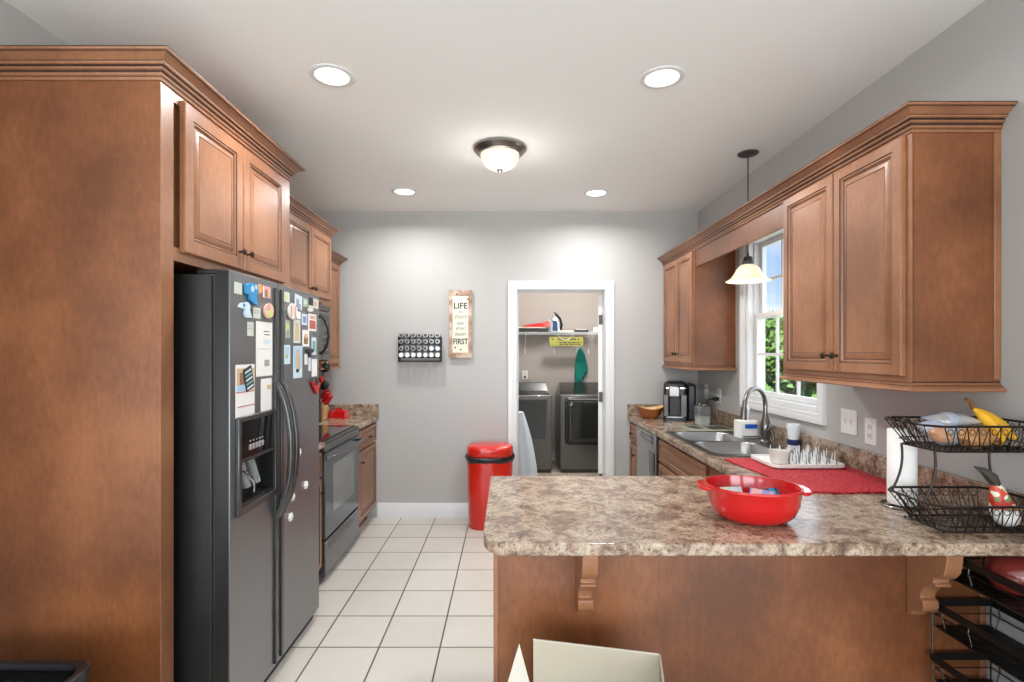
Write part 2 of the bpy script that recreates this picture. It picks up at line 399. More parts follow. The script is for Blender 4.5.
def text(name, body, M, size, mat, parent=None, root=None, depth=.0006, bold=0, sx=1):
    c = bpy.data.curves.new(name, 'FONT'); c.body = body; c.size = size; c.extrude = depth; c.align_x = 'CENTER'; c.align_y = 'CENTER'; c.offset = bold
    t = bpy.data.objects.new(name, c); COL.objects.link(t); bpy.context.view_layer.update()
    me = bpy.data.meshes.new_from_object(t.evaluated_get(bpy.context.evaluated_depsgraph_get())); bpy.data.objects.remove(t)
    off = root_loc(parent) if parent else Vector()
    me.transform(Matrix.Translation(-off) @ M @ Matrix.Diagonal((sx, 1, 1, 1)))
    me.materials.clear(); me.materials.append(MATS[mat])
    o = bpy.data.objects.new(name, me); COL.objects.link(o)
    if parent: o.parent = parent
    return o
# ============================================================ THE SETTING
XL, XR, YB, ZC = -1.80, 1.705, 4.625, 2.74
RL, RR, RY = -4.2, 3.9, -3.4            # the open room behind the camera
DL, DR, DZ = .085, .868, 2.035          # laundry doorway
WY0, WY1, WZ0, WZ1 = 2.818, 3.70, 1.145, 2.29   # window over the sink
XE = XR+.13; LSH = [(RL, RY), (RR, RY), (RR, .32), (XE, .32), (XE, YB+.06), (XL-.12, YB+.06), (XL-.12, 1.02), (RL, 1.02)]
struct(MB('floor_tile').plate(LSH, -.12, 0).build('floor', smooth=0))
struct(MB('laundry_tile').box(-.9, 1.75, YB+.06, 7.05, -.12, 0).build('floor', smooth=0))
struct(MB('ceiling_paint').plate([(RL-.12, RY-.12), (RR+.12, RY-.12), (RR+.12, .32), (XE, .32), (XE, 7.17), (XL-.12, 7.17), (XL-.12, 1.02), (RL-.12, 1.02)], ZC, ZC+.12).build('ceiling', smooth=0))
m = MB('wall_paint'); m.box(XL-.12, DL, YB, YB+.12, 0, ZC); m.box(DR, XR+.13, YB, YB+.12, 0, ZC); m.box(DL, DR, YB, YB+.12, DZ, ZC)
struct(m.build('wall_back', smooth=0))
struct(MB('wall_paint').box(XL-.12, XL, .9, YB, 0, ZC).build('wall_left', smooth=0))
struct(MB('wall_paint').box(RL, XL-.12, .9, 1.02, 0, ZC).build('wall_left_return', smooth=0))
struct(MB('wall_paint').box(RL-.12, RL, RY, 1.02, 0, ZC).build('wall_far_left', smooth=0))
m = MB('wall_paint'); X1 = XR+.13
m.box(XR, X1, .2, WY0, 0, ZC); m.box(XR, X1, WY1, YB, 0, ZC); m.box(XR, X1, WY0, WY1, 0, WZ0); m.box(XR, X1, WY0, WY1, WZ1, ZC)
struct(m.build('wall_right', smooth=0))
struct(MB('wall_paint').box(X1, RR, .2, .32, 0, ZC).build('wall_right_return', smooth=0))
struct(MB('wall_paint').box(RR, RR+.12, RY, .32, 0, ZC).build('wall_far_right', smooth=0))
m = MB('wall_paint'); xs = [RL, -3.6, -1.6, -1.0, 1.0, 1.4, 3.4, RR]
for k in range(7):
    if k % 2 == 0: m.box(xs[k], xs[k+1], RY-.12, RY, 0, ZC)
    else: m.box(xs[k], xs[k+1], RY-.12, RY, 0, .25); m.box(xs[k], xs[k+1], RY-.12, RY, 2.45, ZC)
struct(m.build('wall_rear', smooth=0))
m = MB('laundry_paint'); m.box(-.9, 1.75, 7.05, 7.17, 0, ZC); struct(m.build('wall_laundry_back', smooth=0))
m = MB('laundry_paint'); m.box(-1.0, -.9, YB+.12, 7.17, 0, ZC); struct(m.build('wall_laundry_left', smooth=0))
m = MB('laundry_paint'); m.box(1.75, 1.85, YB+.12, 7.17, 0, ZC); struct(m.build('wall_laundry_right', smooth=0))
# baseboards: a tall board with a moulded top
BP = [(0, 0, 'trim_white'), (.014, 0, 'trim_white'), (.014, .095, 'trim_white'), (.010, .105, 'trim_white'), (.010, .118, 'trim_white'), (.005, .130, 'trim_white'), (0, .130, 'trim_white')]
m = MB('trim_white'); sweep(m, [(-1.17, YB), (DL-.085, YB)], BP, 0); struct(m.build('baseboard_back'))
m = MB('trim_white'); sweep(m, [(XR, 1.84), (XR, .2)], BP, 0); struct(m.build('baseboard_right'))
m = MB('trim_white'); sweep(m, [(XL, .95), (XL, 1.81)], BP, 0); struct(m.build('baseboard_left'))
m = MB('trim_white'); sweep(m, [(-.9, 7.05), (1.75, 7.05)], BP, 0); struct(m.build('baseboard_laundry'))
# doorway: jambs and moulded casing
def casing(u0, u1, z0, z1, F, wd=.08, base=False):
    m = MB('trim_white', F)
    prof = [(0, 0), (0, .010), (.006, .014), (.022, .014), (.028, .018), (wd-.012, .022), (wd-.003, .020), (wd, .014), (wd, 0)]
    if base: paths = [(u0, z0), (u0, z1), (u1, z1), (u1, z0)]; closed = True
    else: paths = [(u0, z0), (u0, z1), (u1, z1), (u1, z0)]; closed = False
    sg = [(-1, -1 if closed else 0), (-1, 1), (1, 1), (1, -1 if closed else 0)]
    R = [[(p[0]+s[0]*o, d, p[1]+s[1]*o) for o, d in prof] for p, s in zip(paths, sg)]
    m.rings(R, None, not closed, not closed, True, closed); return m
m = casing(DL-.005, DR+.005, 0, DZ+.005, FNY(YB)); m.M = None
m.box(DL-.002, DL+.003, YB, YB+.13, 0, DZ); m.box(DR-.003, DR+.002, YB, YB+.13, 0, DZ); m.box(DL, DR, YB, YB+.13, DZ-.003, DZ+.002)
m.box(DL+.003, DL+.010, YB+.045, YB+.075, 0, DZ-.003); m.box(DL+.003, DR-.003, YB+.045, YB+.075, DZ-.012, DZ-.003)
struct(m.build('trim_1', smooth=30))
# the laundry door, swung open into the laundry, hinged at the right
Md = Matrix.Translation((DR-.004, YB+.105, 0)) @ Matrix.Rotation(math.radians(-12), 4, 'Z')
root = thing('door_1', 'white panel door', 'door', (DR-.004, YB+.105, 0)); struct(root)
for k in ('label', 'category'): del root[k]
m = MB('trim_white', Md); m.box(-.035, 0, .004, .76, .012, 2.0)
for z0, z1 in ((.14, .95), (1.10, 1.88)):
    for s, d in ((-.035, -1), (0, 1)):
        R = [[(s+d*o, .10+i, z0+i), (s+d*o, .66-i, z0+i), (s+d*o, .66-i, z1-i), (s+d*o, .10+i, z1-i)] for i, o in ((0, .0005), (.008, .005), (.016, .0005))]
        m.rings(R, None, False, True)
m.build('door_leaf', root, smooth=30)
for z in (.32, 1.07, 1.78):
    h = MB('dark_grey', Md); h.box(-.031, .004, -.0005, .0055, z-.045, z+.045); h.lathe([(.007, -.048), (.007, .048)], (.003, -.004, z), 10); h.build('hinge', root)

# ---- window over the sink: casing, frame, two sashes with muntins, glass
wroot = thing('window_1', 'w', 'w', (XR, (WY0+WY1)/2, WZ0)); struct(wroot)
for k in ('label', 'category'): del wroot[k]
m = casing(WY0, WY1, WZ0, WZ1, FNX(XR), wd=.058, base=True)
m.build('window_casing', wroot, smooth=30)
m = MB('vinyl_white'); F = .035
for a, b, c, d in ((WY0, WY0+F, WZ0, WZ1), (WY1-F, WY1, WZ0, WZ1), (WY0+F, WY1-F, WZ0, WZ0+F), (WY0+F, WY1-F, WZ1-F, WZ1)): m.box(XR+.002, XR+.125, a, b, c, d)
m.box(XR+.040, XR+.046, WY0+F, WY0+F+.012, WZ0+F, WZ1-F); m.box(XR+.040, XR+.046, WY1-F-.012, WY1-F, WZ0+F, WZ1-F)
m.build('window_frame', wroot, bevel=.003)
ZM = 1.735
def sash(x, z0, z1, nm):
    y0, y1 = WY0+F+.003, WY1-F-.003; r = .034; m = MB('vinyl_white')
    m.box(x, x+.03, y0, y0+r, z0, z1); m.box(x, x+.03, y1-r, y1, z0, z1); m.box(x, x+.03, y0+r, y1-r, z0, z0+r); m.box(x, x+.03, y0+r, y1-r, z1-r, z1)
    s = m.build(nm, wroot, bevel=.002)
    mu = MB('vinyl_white'); ww = (y1-y0-2*r)/3
    for k in (1, 2): mu.box(x+.008, x+.022, y0+r+k*ww-.009, y0+r+k*ww+.009, z0+r, z1-r)
    zm = (z0+z1)/2; mu.box(x+.009, x+.021, y0+r, y1-r, zm-.009, zm+.009); mu.build('muntin', s)
    g = MB('pane_glass'); g.box(x+.013, x+.017, y0+r-.003, y1-r+.003, z0+r-.003, z1-r+.003); g.build('pane', s, smooth=0)
sash(XR+.048, WZ0+F+.002, ZM+.018, 'lower_sash'); sash(XR+.084, ZM-.018, WZ1-F-.002, 'upper_sash')
m = MB('vinyl_white'); m.box(XR+.03, XR+.048, 3.20, 3.26, ZM-.004, ZM+.018); m.build('sash_lock', wroot, bevel=.003)

# ============================================================ OUTSIDE
g = MB('lawn'); g.box(1.95, 60, -6, 70, -.5, -.42); tag(g.build('lawn', smooth=0), 'green lawn stretching away outside the window over the sink', 'lawn', kind='stuff')
def tree(x, y, h, r, lab, seed, z0=-.418, n=3000):
    random.seed(seed); root = thing('tree', lab, 'tree', (x, y, z0))
    t = MB('bark'); t.tube([(x, y, z0), (x+.05, y, z0+h*.3), (x-.03, y+.03, z0+h*.7)], [.09, .07, .03], seg=8)
    for k in range(5):
        a = k*1.3; t.tube([(x, y, z0+h*(.3+.08*k)), (x+r*.5*math.cos(a), y+r*.5*math.sin(a), z0+h*(.5+.08*k))], [.035, .012], seg=5)
    t.build('trunk', root)
    f = MB('leaf')
    blobs = [(x+random.uniform(-.5, .5)*r, y+random.uniform(-.5, .5)*r, z0+h*random.uniform(.35, .85), r*random.uniform(.35, .6)) for _ in range(12)]
    for _ in range(n):
        b = random.choice(blobs); d = Vector((random.gauss(0, 1), random.gauss(0, 1), random.gauss(0, 1))).normalized()*b[3]*random.uniform(.6, 1)
        p = Vector(b[:3])+d; u = Vector((random.gauss(0, 1), random.gauss(0, 1), random.gauss(0, 1))).normalized()*.13; v = u.orthogonal().normalized()*.08
        f.poly([p-u, p+v, p+u, p-v])
    f.build('foliage', root, smooth=0, recalc=False)
tree(4.9, 14.6, 2.5, 1.25, 'bushy green tree outside the window, at the far left of the sink window view', 1)
tree(7.75, 14.2, 2.7, 1.3, 'low round green tree standing in the middle of the sink window view', 2)
tree(10.7, 14.4, 2.8, 1.3, 'leafy green tree seen in the window pane beside the cabinet', 3)
tree(9.6, 17.6, 3.0, 1.35, 'green tree at the right edge of the sink window view', 4)
tree(10.9, 21.0, 3.3, 1.4, 'tall narrow green tree furthest away beyond the lawn', 5)

# ============================================================ CEILING LIGHTS
names = ['above the tall refrigerator cabinet, larger to the eye', 'nearer the camera, above the right wall cabinets', 'far one at the left, towards the small spice rack wall', 'far one at the right, in front of the laundry doorway']
labs = ['round white recessed ceiling light at the near left, by the refrigerator cabinet', 'round white recessed ceiling light at the near right, by the near wall cabinet',
        'round white recessed ceiling light at the far left, towards the spice rack wall', 'round white recessed ceiling light at the far right, towards the laundry doorway']
base = None
for (x, y), lb in zip(CANS, labs):
    if base is None:
        base = root = thing('recessed_ceiling_light', lb, 'ceiling light', (x, y, ZC), 'recessed ceiling lights')
        m = MB('trim_white'); m.rings([[(x+r*math.cos(2*PI*k/40), y+r*math.sin(2*PI*k/40), ZC+z) for k in range(40)] for r, z in ((.098, 0), (.098, -.004), (.090, -.008), (.076, -.006), (.074, -.001))], None, False, False)
        m.build('trim_ring', root)
        m = MB('lens_glow'); m.lathe([(.0745, 0), (.0745, -.003)], (x, y, ZC-.0005), 40); m.build('lens', root)
    else:
        c = copy_tree(base); c.location = (x, y, ZC); c['label'] = lb
# flush dome light
def dome(x, y, lb):
    root = thing('dome_ceiling_light', lb, 'ceiling light', (x, y, ZC))
    m = MB('nickel'); m.lathe([(.156, 0), (.163, -.005), (.163, -.014), (.157, -.019), (.153, -.026), (.144, -.030), (.139, -.038), (.131, -.043), (.116, -.043)], (x, y, ZC), 48); m.build('metal_pan', root)
    m = MB('dome_glass'); m.lathe([(.119, -.040), (.120, -.052), (.113, -.078), (.097, -.104), (.068, -.124), (.035, -.134), (.010, -.137)], (x, y, ZC), 48); m.build('glass_shade', root)
    m = MB('nickel'); m.lathe([(.020, -.134), (.019, -.140), (.010, -.148), (.006, -.152), (.008, -.157), (.004, -.162)], (x, y, ZC), 18); m.build('finial', root); return root
dome(-.050, 3.175, 'dome ceiling light with frosted glass and brushed nickel rim at the kitchen centre')
# pendant over the sink
px_, py_ = 1.516, 3.256
root = thing('pendant_lamp', 'pendant lamp with a bell shaped amber glass shade hanging over the sink', 'pendant lamp', (px_, py_, ZC))
m = MB('dark_grey'); m.lathe([(.060, 0), (.064, -.004), (.058, -.012), (.030, -.020), (.010, -.026)], (px_, py_, ZC), 32); m.build('canopy', root)
m = MB('dark_grey'); m.tube([(px_, py_, ZC-.02), (px_, py_, 2.08)], .0045, seg=10); m.lathe([(.008, 0), (.008, .03)], (px_, py_, 2.08), 12); m.build('rod', root)
m = MB('dark_grey'); m.lathe([(.020, .058), (.026, .050), (.030, .032), (.036, .026), (.036, .012), (.030, .004)], (px_, py_, 2.028), 24); m.build('socket_cup', root)
m = MB('pendant_glass')
pr = [(.034, 2.062), (.052, 2.050), (.068, 2.026), (.082, 1.990), (.098, 1.962), (.118, 1.942), (.134, 1.934)]; pr = [(r, 1.932+(z-1.934)*.80) for r, z in pr]
m.lathe([(r, z) for r, z in pr]+[(r-.004, z-.003) for r, z in pr[::-1]], (px_, py_, 0), 40, cap0=False, cap1=False); m.build('glass_shade', root)
m = MB('lens_glow'); m.sphere((px_, py_, 1.975), .026); m.build('bulb', root)

# ============================================================ LEFT SIDE CABINETS
CF = -1.227                    # face of the refrigerator cabinet
N0, N1, NE = 1.819, 1.892, 2.895
root = thing('refrigerator_cabinet', 'tall cherry wood cabinet enclosing the black refrigerator, with deep crown molding', 'cabinet', (XL, N0, 0))
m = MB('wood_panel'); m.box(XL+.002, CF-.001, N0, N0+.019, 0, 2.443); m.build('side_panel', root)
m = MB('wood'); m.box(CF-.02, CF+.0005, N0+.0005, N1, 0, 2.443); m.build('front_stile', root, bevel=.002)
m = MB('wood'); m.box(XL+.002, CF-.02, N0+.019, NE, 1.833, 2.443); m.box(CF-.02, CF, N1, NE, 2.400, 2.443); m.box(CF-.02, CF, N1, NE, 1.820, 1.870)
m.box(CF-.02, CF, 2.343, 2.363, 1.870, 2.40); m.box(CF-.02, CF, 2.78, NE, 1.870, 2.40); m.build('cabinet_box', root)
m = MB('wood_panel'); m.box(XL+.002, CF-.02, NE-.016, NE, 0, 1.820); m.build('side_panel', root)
door_part(root, FX(CF), 1.926, 2.350, 1.856, 2.421, kn=(2.350-.032, 1.856+.078), st=.062)
door_part(root, FX(CF), 2.356, 2.800, 1.856, 2.421, kn=(2.356+.032, 1.856+.078), st=.062)
m = MB('wood'); sweep(m, [(XL+.002, N0), (CF, N0), (CF, NE-.012), (XL+.002, NE-.012)], [(o*1.07, h*1.07, q) for o, h, q in CROWN], 2.526)
m.box(XL+.002, CF, N0, NE-.012, 2.4435, 2.51); m.build('crown', root, smooth=20)

def wall_cab(lb, y0, y1, xf, z0, z1, ctop, doors, F, side, crown=True, rail=True, xw=XL):
    root = thing('wall_cabinet', lb, 'cabinet', (xw, y0, z0))
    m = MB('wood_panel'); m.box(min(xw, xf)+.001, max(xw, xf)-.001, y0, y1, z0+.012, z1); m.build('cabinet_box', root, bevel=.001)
    # face frame
    M = F(xf); m = MB('wood', M)
    m.box(y0, y0+.04, -.004, .002, z0, z1); m.box(y1-.04, y1, -.004, .002, z0, z1); m.box(y0+.04, y1-.04, -.004, .002, z0, z0+.045); m.box(y0+.04, y1-.04, -.004, .002, z1-.04, z1); m.build('face_frame', root)
    for a, b, c, d, k in doors: door_part(root, M, a, b, c, d, kn=k)
    if crown:
        m = MB('wood'); p = [(xw+.002, y0), (xf, y0), (xf, y1), (xw+.002, y1)]
        sweep(m, p, CROWN, ctop); m.box(xw+.002, xf, y0, y1, ctop-.078, ctop-.01); m.build('crown', root, smooth=20)
    if rail:
        m = MB('wood'); pts = {'L': [(xf, y0), (xf, y1)], 'R': [(xf, y1), (xf, y0), (xw, y0)]}[side]
        sweep(m, pts, RAIL, z0-.006); m.build('light_rail', root, smooth=20)
    return root
# over the microwave (deeper, higher)
wall_cab('upper cherry cabinet with two doors directly above the microwave', 3.215, 4.055, -1.405, 1.855, 2.40, 2.452,
         [(3.225, 3.633, 1.885, 2.365, (3.633-.025, 1.93)), (3.637, 4.045, 1.885, 2.365, (3.637+.025, 1.93))], FX, 'L', rail=False)
wall_cab('shallow upper cherry cabinet in the far left corner, right of the microwave', 4.062, 4.560, -1.498, 1.345, 2.26, 2.317,
         [(4.085, 4.53, 1.385, 2.235, (4.085+.025, 1.43))], FX, 'L')
# ---- right wall cabinets
wall_cab('large two door cherry wall cabinet at the right, nearest the camera', 1.785, 2.615, 1.400, 1.351, 2.25, 2.317,
         [(1.812, 2.188, 1.398, 2.243, (2.188-.028, 1.468)), (2.194, 2.588, 1.398, 2.243, (2.194+.028, 1.468))], FNX, 'R', crown=False, xw=XR-.001)
wall_cab('two door cherry wall cabinet in the far right corner above the coffee maker', 3.860, 4.620, 1.400, 1.351, 2.25, 2.317,
         [(3.880, 4.218, 1.398, 2.243, (4.218-.028, 1.468)), (4.224, 4.575, 1.398, 2.243, (4.224+.028, 1.468))], FNX, 'R', crown=False, xw=XR-.001)
ncab = [o for o in bpy.data.objects if o.get('label', '').startswith('large two door')][0]
m = MB('wood'); m.box(XR-.026, XR-.002, 1.779, 1.786, 1.388, 2.242); m.build('scribe_strip', ncab, bevel=.002)
m = MB('wood_panel'); m.box(1.402, 1.420, 2.617, 3.858, 2.118, 2.255)
tag(m.build('valance', bevel=.002), 'flat cherry wood valance board bridging the two right wall cabinets above the sink', 'valance')
m = MB('wood'); sweep(m, [(1.400, 4.622), (1.400, 1.785), (XR-.002, 1.785)], CROWN, 2.322); m.box(1.401, XR-.003, 1.79, 4.62, 2.2535, 2.30)
tag(m.build('crown_molding', smooth=20), 'long cherry crown molding running over both right wall cabinets and the valance', 'crown molding')

# ============================================================ BASE CABINETS
def base_cab(lb, y0, y1, xf, xw, F, fronts, h=.876, hb=None):
    root = thing('base_cabinet', lb, 'cabinet', (xw, y0, 0)); s = 1 if xf > xw else -1
    m = MB('wood_panel'); a, b = sorted((xw, xf-s*.006)); m.box(a, b, y0, y1, .10, hb or h)
    if hb: m.box(a, b, y0, y0+.016, hb, h); m.box(a, b, y1-.016, y1, hb, h); m.box(a, a+.016, y0+.016, y1-.016, hb, h); m.box(b-.016, b, y0+.016, y1-.016, hb, h)
    a, b = sorted((xw, xf-s*.07)); m.box(a, b, y0, y1, 0, .10); m.build('cabinet_box', root)
    m = MB('wood', F(xf)); m.box(y0, y0+.035, -.006, 0, .10, h); m.box(y1-.035, y1, -.006, 0, .10, h); m.box(y0+.035, y1-.035, -.006, 0, .10, .14); m.box(y0+.035, y1-.035, -.006, 0, h-.04, h); m.box(y0+.035, y1-.035, -.006, 0, .67, .70); m.build('face_frame', root)
    for nm, a, b, c, d, k in fronts: door_part(root, F(xf), a, b, c, d, nm, k, st=.045 if nm == 'door' else .03)
    return root
LF, RF = -1.195, 1.105
base_cab('narrow cherry base cabinet squeezed between refrigerator and range', 2.915, 3.272, LF, XL, FX, [('drawer', 2.93, 3.255, .70, .85, (3.09, .775)), ('door', 2.93, 3.255, .125, .68, (3.22, .60))])
base_cab('cherry base cabinet between the range and the back wall, drawer over one door', 4.050, 4.620, LF, XL, FX, [('drawer', 4.07, 4.60, .70, .85, (4.335, .775)), ('door', 4.07, 4.60, .125, .68, (4.11, .60))])
base_cab('narrow cherry base cabinet in the far right corner beyond the dishwasher', 4.348, 4.620, RF, XR, FNX, [('drawer', 4.36, 4.60, .70, .85, (4.48, .775)), ('door', 4.36, 4.60, .125, .68, (4.40, .60))])
base_cab('cherry sink base cabinet with a wide false drawer front', 2.80, 3.732, RF, XR, FNX, [('drawer_front', 2.83, 3.715, .70, .855, None), ('door', 2.83, 3.268, .125, .68, (3.22, .60)), ('door', 3.275, 3.715, .125, .68, (3.32, .60))], hb=.70)
# peninsula base with its plain back
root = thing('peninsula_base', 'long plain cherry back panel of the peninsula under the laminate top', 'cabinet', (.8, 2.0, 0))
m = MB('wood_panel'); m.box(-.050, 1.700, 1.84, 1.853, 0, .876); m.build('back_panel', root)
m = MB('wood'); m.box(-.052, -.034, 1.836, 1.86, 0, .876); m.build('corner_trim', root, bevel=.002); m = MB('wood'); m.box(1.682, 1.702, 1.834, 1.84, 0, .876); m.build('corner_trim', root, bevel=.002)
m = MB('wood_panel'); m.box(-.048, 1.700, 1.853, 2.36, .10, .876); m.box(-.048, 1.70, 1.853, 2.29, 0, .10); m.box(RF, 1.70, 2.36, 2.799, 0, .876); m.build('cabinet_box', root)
def corbel(x0, x1, lb, yt=1.84):
    # scrolled bracket: outline in (reach, z) extruded across its width
    pr = [(0, .876), (.165, .876), (.170, .860), (.171, .800), (.163, .762), (.142, .735), (.118, .727), (.116, .712), (.126, .708), (.126, .700), (.104, .694), (.080, .676), (.064, .652),
          (.060, .636), (.074, .630), (.076, .606), (.066, .588), (.046, .578), (.026, .572), (.020, .556), (0, .550)]
    M = Matrix(((0, 0, 1, 0), (-1, 0, 0, yt), (0, 1, 0, 0), (0, 0, 0, 1)))
    m = MB('wood', M); m.plate([(a, b) for a, b in pr], x0, x1)
    return tag(m.build('corbel', root=(x0, yt, .876), bevel=.003, smooth=40), lb, 'corbel', 'corbels under the peninsula')
corbel(.241, .293, 'scrolled cherry corbel under the peninsula top at its free left end')
corbel(1.422, 1.476, 'scrolled cherry corbel under the peninsula top beside the black basket rack')

# ============================================================ WORKTOPS
SK = (1.12, 1.64, 2.80, 3.65)       # sink cut-out
def arc(cx, cy, r, a0, a1, n=8): return [(cx+r*math.cos(math.radians(a0+(a1-a0)*k/n)), cy+r*math.sin(math.radians(a0+(a1-a0)*k/n))) for k in range(n+1)]
top = [(-.078, 2.372), (-.078, 1.640)] + [(-.074, 1.605), (-.060, 1.565), (-.040, 1.543), (-.012, 1.530)] + [(.02, 1.528), (XR-.001, 1.528), (XR-.001, 4.624), (1.068, 4.624), (1.068, 2.372)]
root = thing('countertop', 'mottled brown laminate worktop running along the right wall and over the peninsula', 'countertop', (.8, 2.0, .876))
m = MB('laminate'); m.plate(top, .876, .914, holes=[[(SK[0]+.02, SK[2]+.02), (SK[1]-.02, SK[2]+.02), (SK[1]-.02, SK[3]-.02), (SK[0]+.02, SK[3]-.02)]])
m.build('worktop', root, bevel=.010, seg=3)
m = MB('laminate'); m.box(XR-.022, XR-.001, 1.53, 4.624, .914, 1.016); m.box(1.07, XR-.022, 4.604, 4.624, .914, 1.016); m.build('backsplash', root, bevel=.003)
root = thing('countertop', 'short mottled laminate worktop with backsplash beyond the range, at the back wall', 'countertop', (-1.5, 4.3, .876), None)
m = MB('laminate'); m.box(XL+.001, -1.158, 4.044, 4.624, .876, .914); m.build('worktop', root, bevel=.009, seg=3)
m = MB('laminate'); m.box(XL+.001, XL+.021, 4.044, 4.604, .914, 1.016); m.box(XL+.001, -1.158, 4.604, 4.624, .914, 1.016); m.build('backsplash', root, bevel=.003)
root = thing('countertop', 'small mottled laminate worktop between the refrigerator and the range', 'countertop', (-1.5, 3.0, .876), None)
m = MB('laminate'); m.box(XL+.001, -1.158, 2.900, 3.276, .876, .914); m.build('worktop', root, bevel=.009, seg=3)
m = MB('laminate'); m.box(XL+.001, XL+.021, 2.900, 3.276, .914, 1.016); m.build('backsplash', root, bevel=.003)
# ============================================================ REFRIGERATOR
FF = -1.055; FY0, FYM, FY1 = 1.956, 2.365, 2.876
root = thing('refrigerator', 'large black side by side refrigerator with ice dispenser, covered in magnets and photos', 'refrigerator', (-1.4, 2.29, 0))
m = MB('fridge_side'); m.box(-1.76, FF-.070, FY0+.003, FY1-.003, .03, 1.780); m.build('body', root, bevel=.006)
m = MB('black_plastic'); m.box(-1.74, FF-.09, FY0+.01, FY1-.01, 0, .03); m.box(FF-.09, FF-.030, FY0+.01, FY1-.004, .004, .056)
for k in range(3): m.box(FF-.030, FF-.026, FY0+.02, FY1-.02, .010+.014*k, .017+.014*k)
m.build('kick_grille', root)
for a in (FY0+.03, FY1-.10):
    m = MB('black_plastic'); m.box(FF-.15, FF-.02, a, a+.07, 1.780, 1.803); m.build('hinge_cover', root, bevel=.008)
DY0, DY1, DZ0, DZ1 = 1.995, 2.330, .840, 1.228          # dispenser opening surround
def fdoor(y0, y1, hole=None):
    m = MB('fridge_door', Matrix(((0, 0, 1, 0), (1, 0, 0, 0), (0, 1, 0, 0), (0, 0, 0, 1))))    # plan (y, z), extruded in x
    o = rrect(y0, y1, .060, 1.795, .006, 2)
    m.plate(o, FF-.006, FF, holes=[hole] if hole else ()); m.mat = 'fridge_side'; m.plate(o, FF-.058, FF-.0055, holes=[hole] if hole else ()); d = m.build('door', root, bevel=.004, seg=3)
    g = MB('black_matte'); g.box(FF-.069, FF-.0585, y0+.008, y1-.008, .07, 1.772); g.build('gasket', d)
    return d
hole = [(DY0+.022, DZ0+.030), (DY1-.02, DZ0+.030), (DY1-.02, DZ1-.02), (DY0+.022, DZ1-.02)]
dl = fdoor(FY0, FYM-.003, hole); dr = fdoor(FYM+.003, FY1)
# bowed handles: tall trims with a thick bow springing from them
for s, d in ((-1, dl), (1, dr)):
    y = FYM+s*.030
    m = MB('fridge_trim'); m.box(FF, FF+.010, y-.012, y+.012, .075, 1.772); 
    zs = [1.342, 1.32, 1.27, 1.20, 1.11, 1.01, .92, .84, .775, .735]; bow = [.010, .024, .045, .062, .074, .076, .070, .054, .030, .012]
    R = []
    for z, b in zip(zs, bow): R.append([(FF+b-.014, y-.015, z), (FF+b+.002, y-.015, z), (FF+b+.010, y-.008, z), (FF+b+.010, y+.008, z), (FF+b+.002, y+.015, z), (FF+b-.014, y+.015, z)])
    m.rings(R); m.build('handle', d, bevel=.002)
# dispenser
m = MB('fridge_trim', Matrix(((0, 0, 1, 0), (1, 0, 0, 0), (0, 1, 0, 0), (0, 0, 0, 1))))
m.plate([(DY0, DZ0), (DY1, DZ0), (DY1, DZ1), (DY0, DZ1)], FF-.002, FF+.016, holes=[hole])
disp = m.build('dispenser', dl, bevel=.004)
a, b = hole[0][0], hole[1][0]; zb, zt, zm = hole[0][1], hole[2][1], 1.052
m = MB('black_plastic'); m.box(FF-.058, FF-.054, a, b, zb, zt); m.box(FF-.054, FF+.004, a, a+.004, zb, zt); m.box(FF-.054, FF+.004, b-.004, b, zb, zt); m.box(FF-.054, FF+.008, a, b, zb-.002, zb+.004); m.build('cavity', disp)
m = MB('black_gloss'); m.box(FF-.052, FF+.006, a+.004, b-.004, zm+.006, zt); m.build('control_panel', disp, bevel=.003)
m = MB('steel_dark'); m.box(FF-.03, FF+.012, a, b, zm-.006, zm+.006); m.build('panel_strip', disp, bevel=.002)
for k in range(5):
    m = MB('lid_silver'); m.box(FF+.006, FF+.009, a+.072+k*.026, a+.090+k*.026, 1.085, 1.108); m.box(FF+.006, FF+.0075, a+.076+k*.026, a+.086+k*.026, 1.118, 1.124); m.build('button', disp, bevel=.001)
for y, lb in ((a+.075, 1), (a+.155, 2)):
    m = MB('clear_plastic'); m.tube([(FF-.034, y, 1.037), (FF-.026, y+.012, .977), (FF-.014, y+.02, .930)], [.018, .020, .017], seg=10); m.build('dispenser_paddle', disp)
m = MB('chrome'); m.tube([(FF-.05, a+.05, 1.03), (FF-.01, a+.07, 1.0), (FF+.004, a+.11, .95), (FF-.01, a+.14, .900)], .006, seg=8); m.build('water_lever', disp)
m = MB('fridge_trim'); m.box(FF-.06, FF+.004, a+.01, b-.01, zb+.004, zb+.010)
for k in range(7): m.box(FF-.055, FF, a+.02+k*.034, a+.024+k*.034, zb+.010, zb+.013)
m.build('drip_tray', disp)

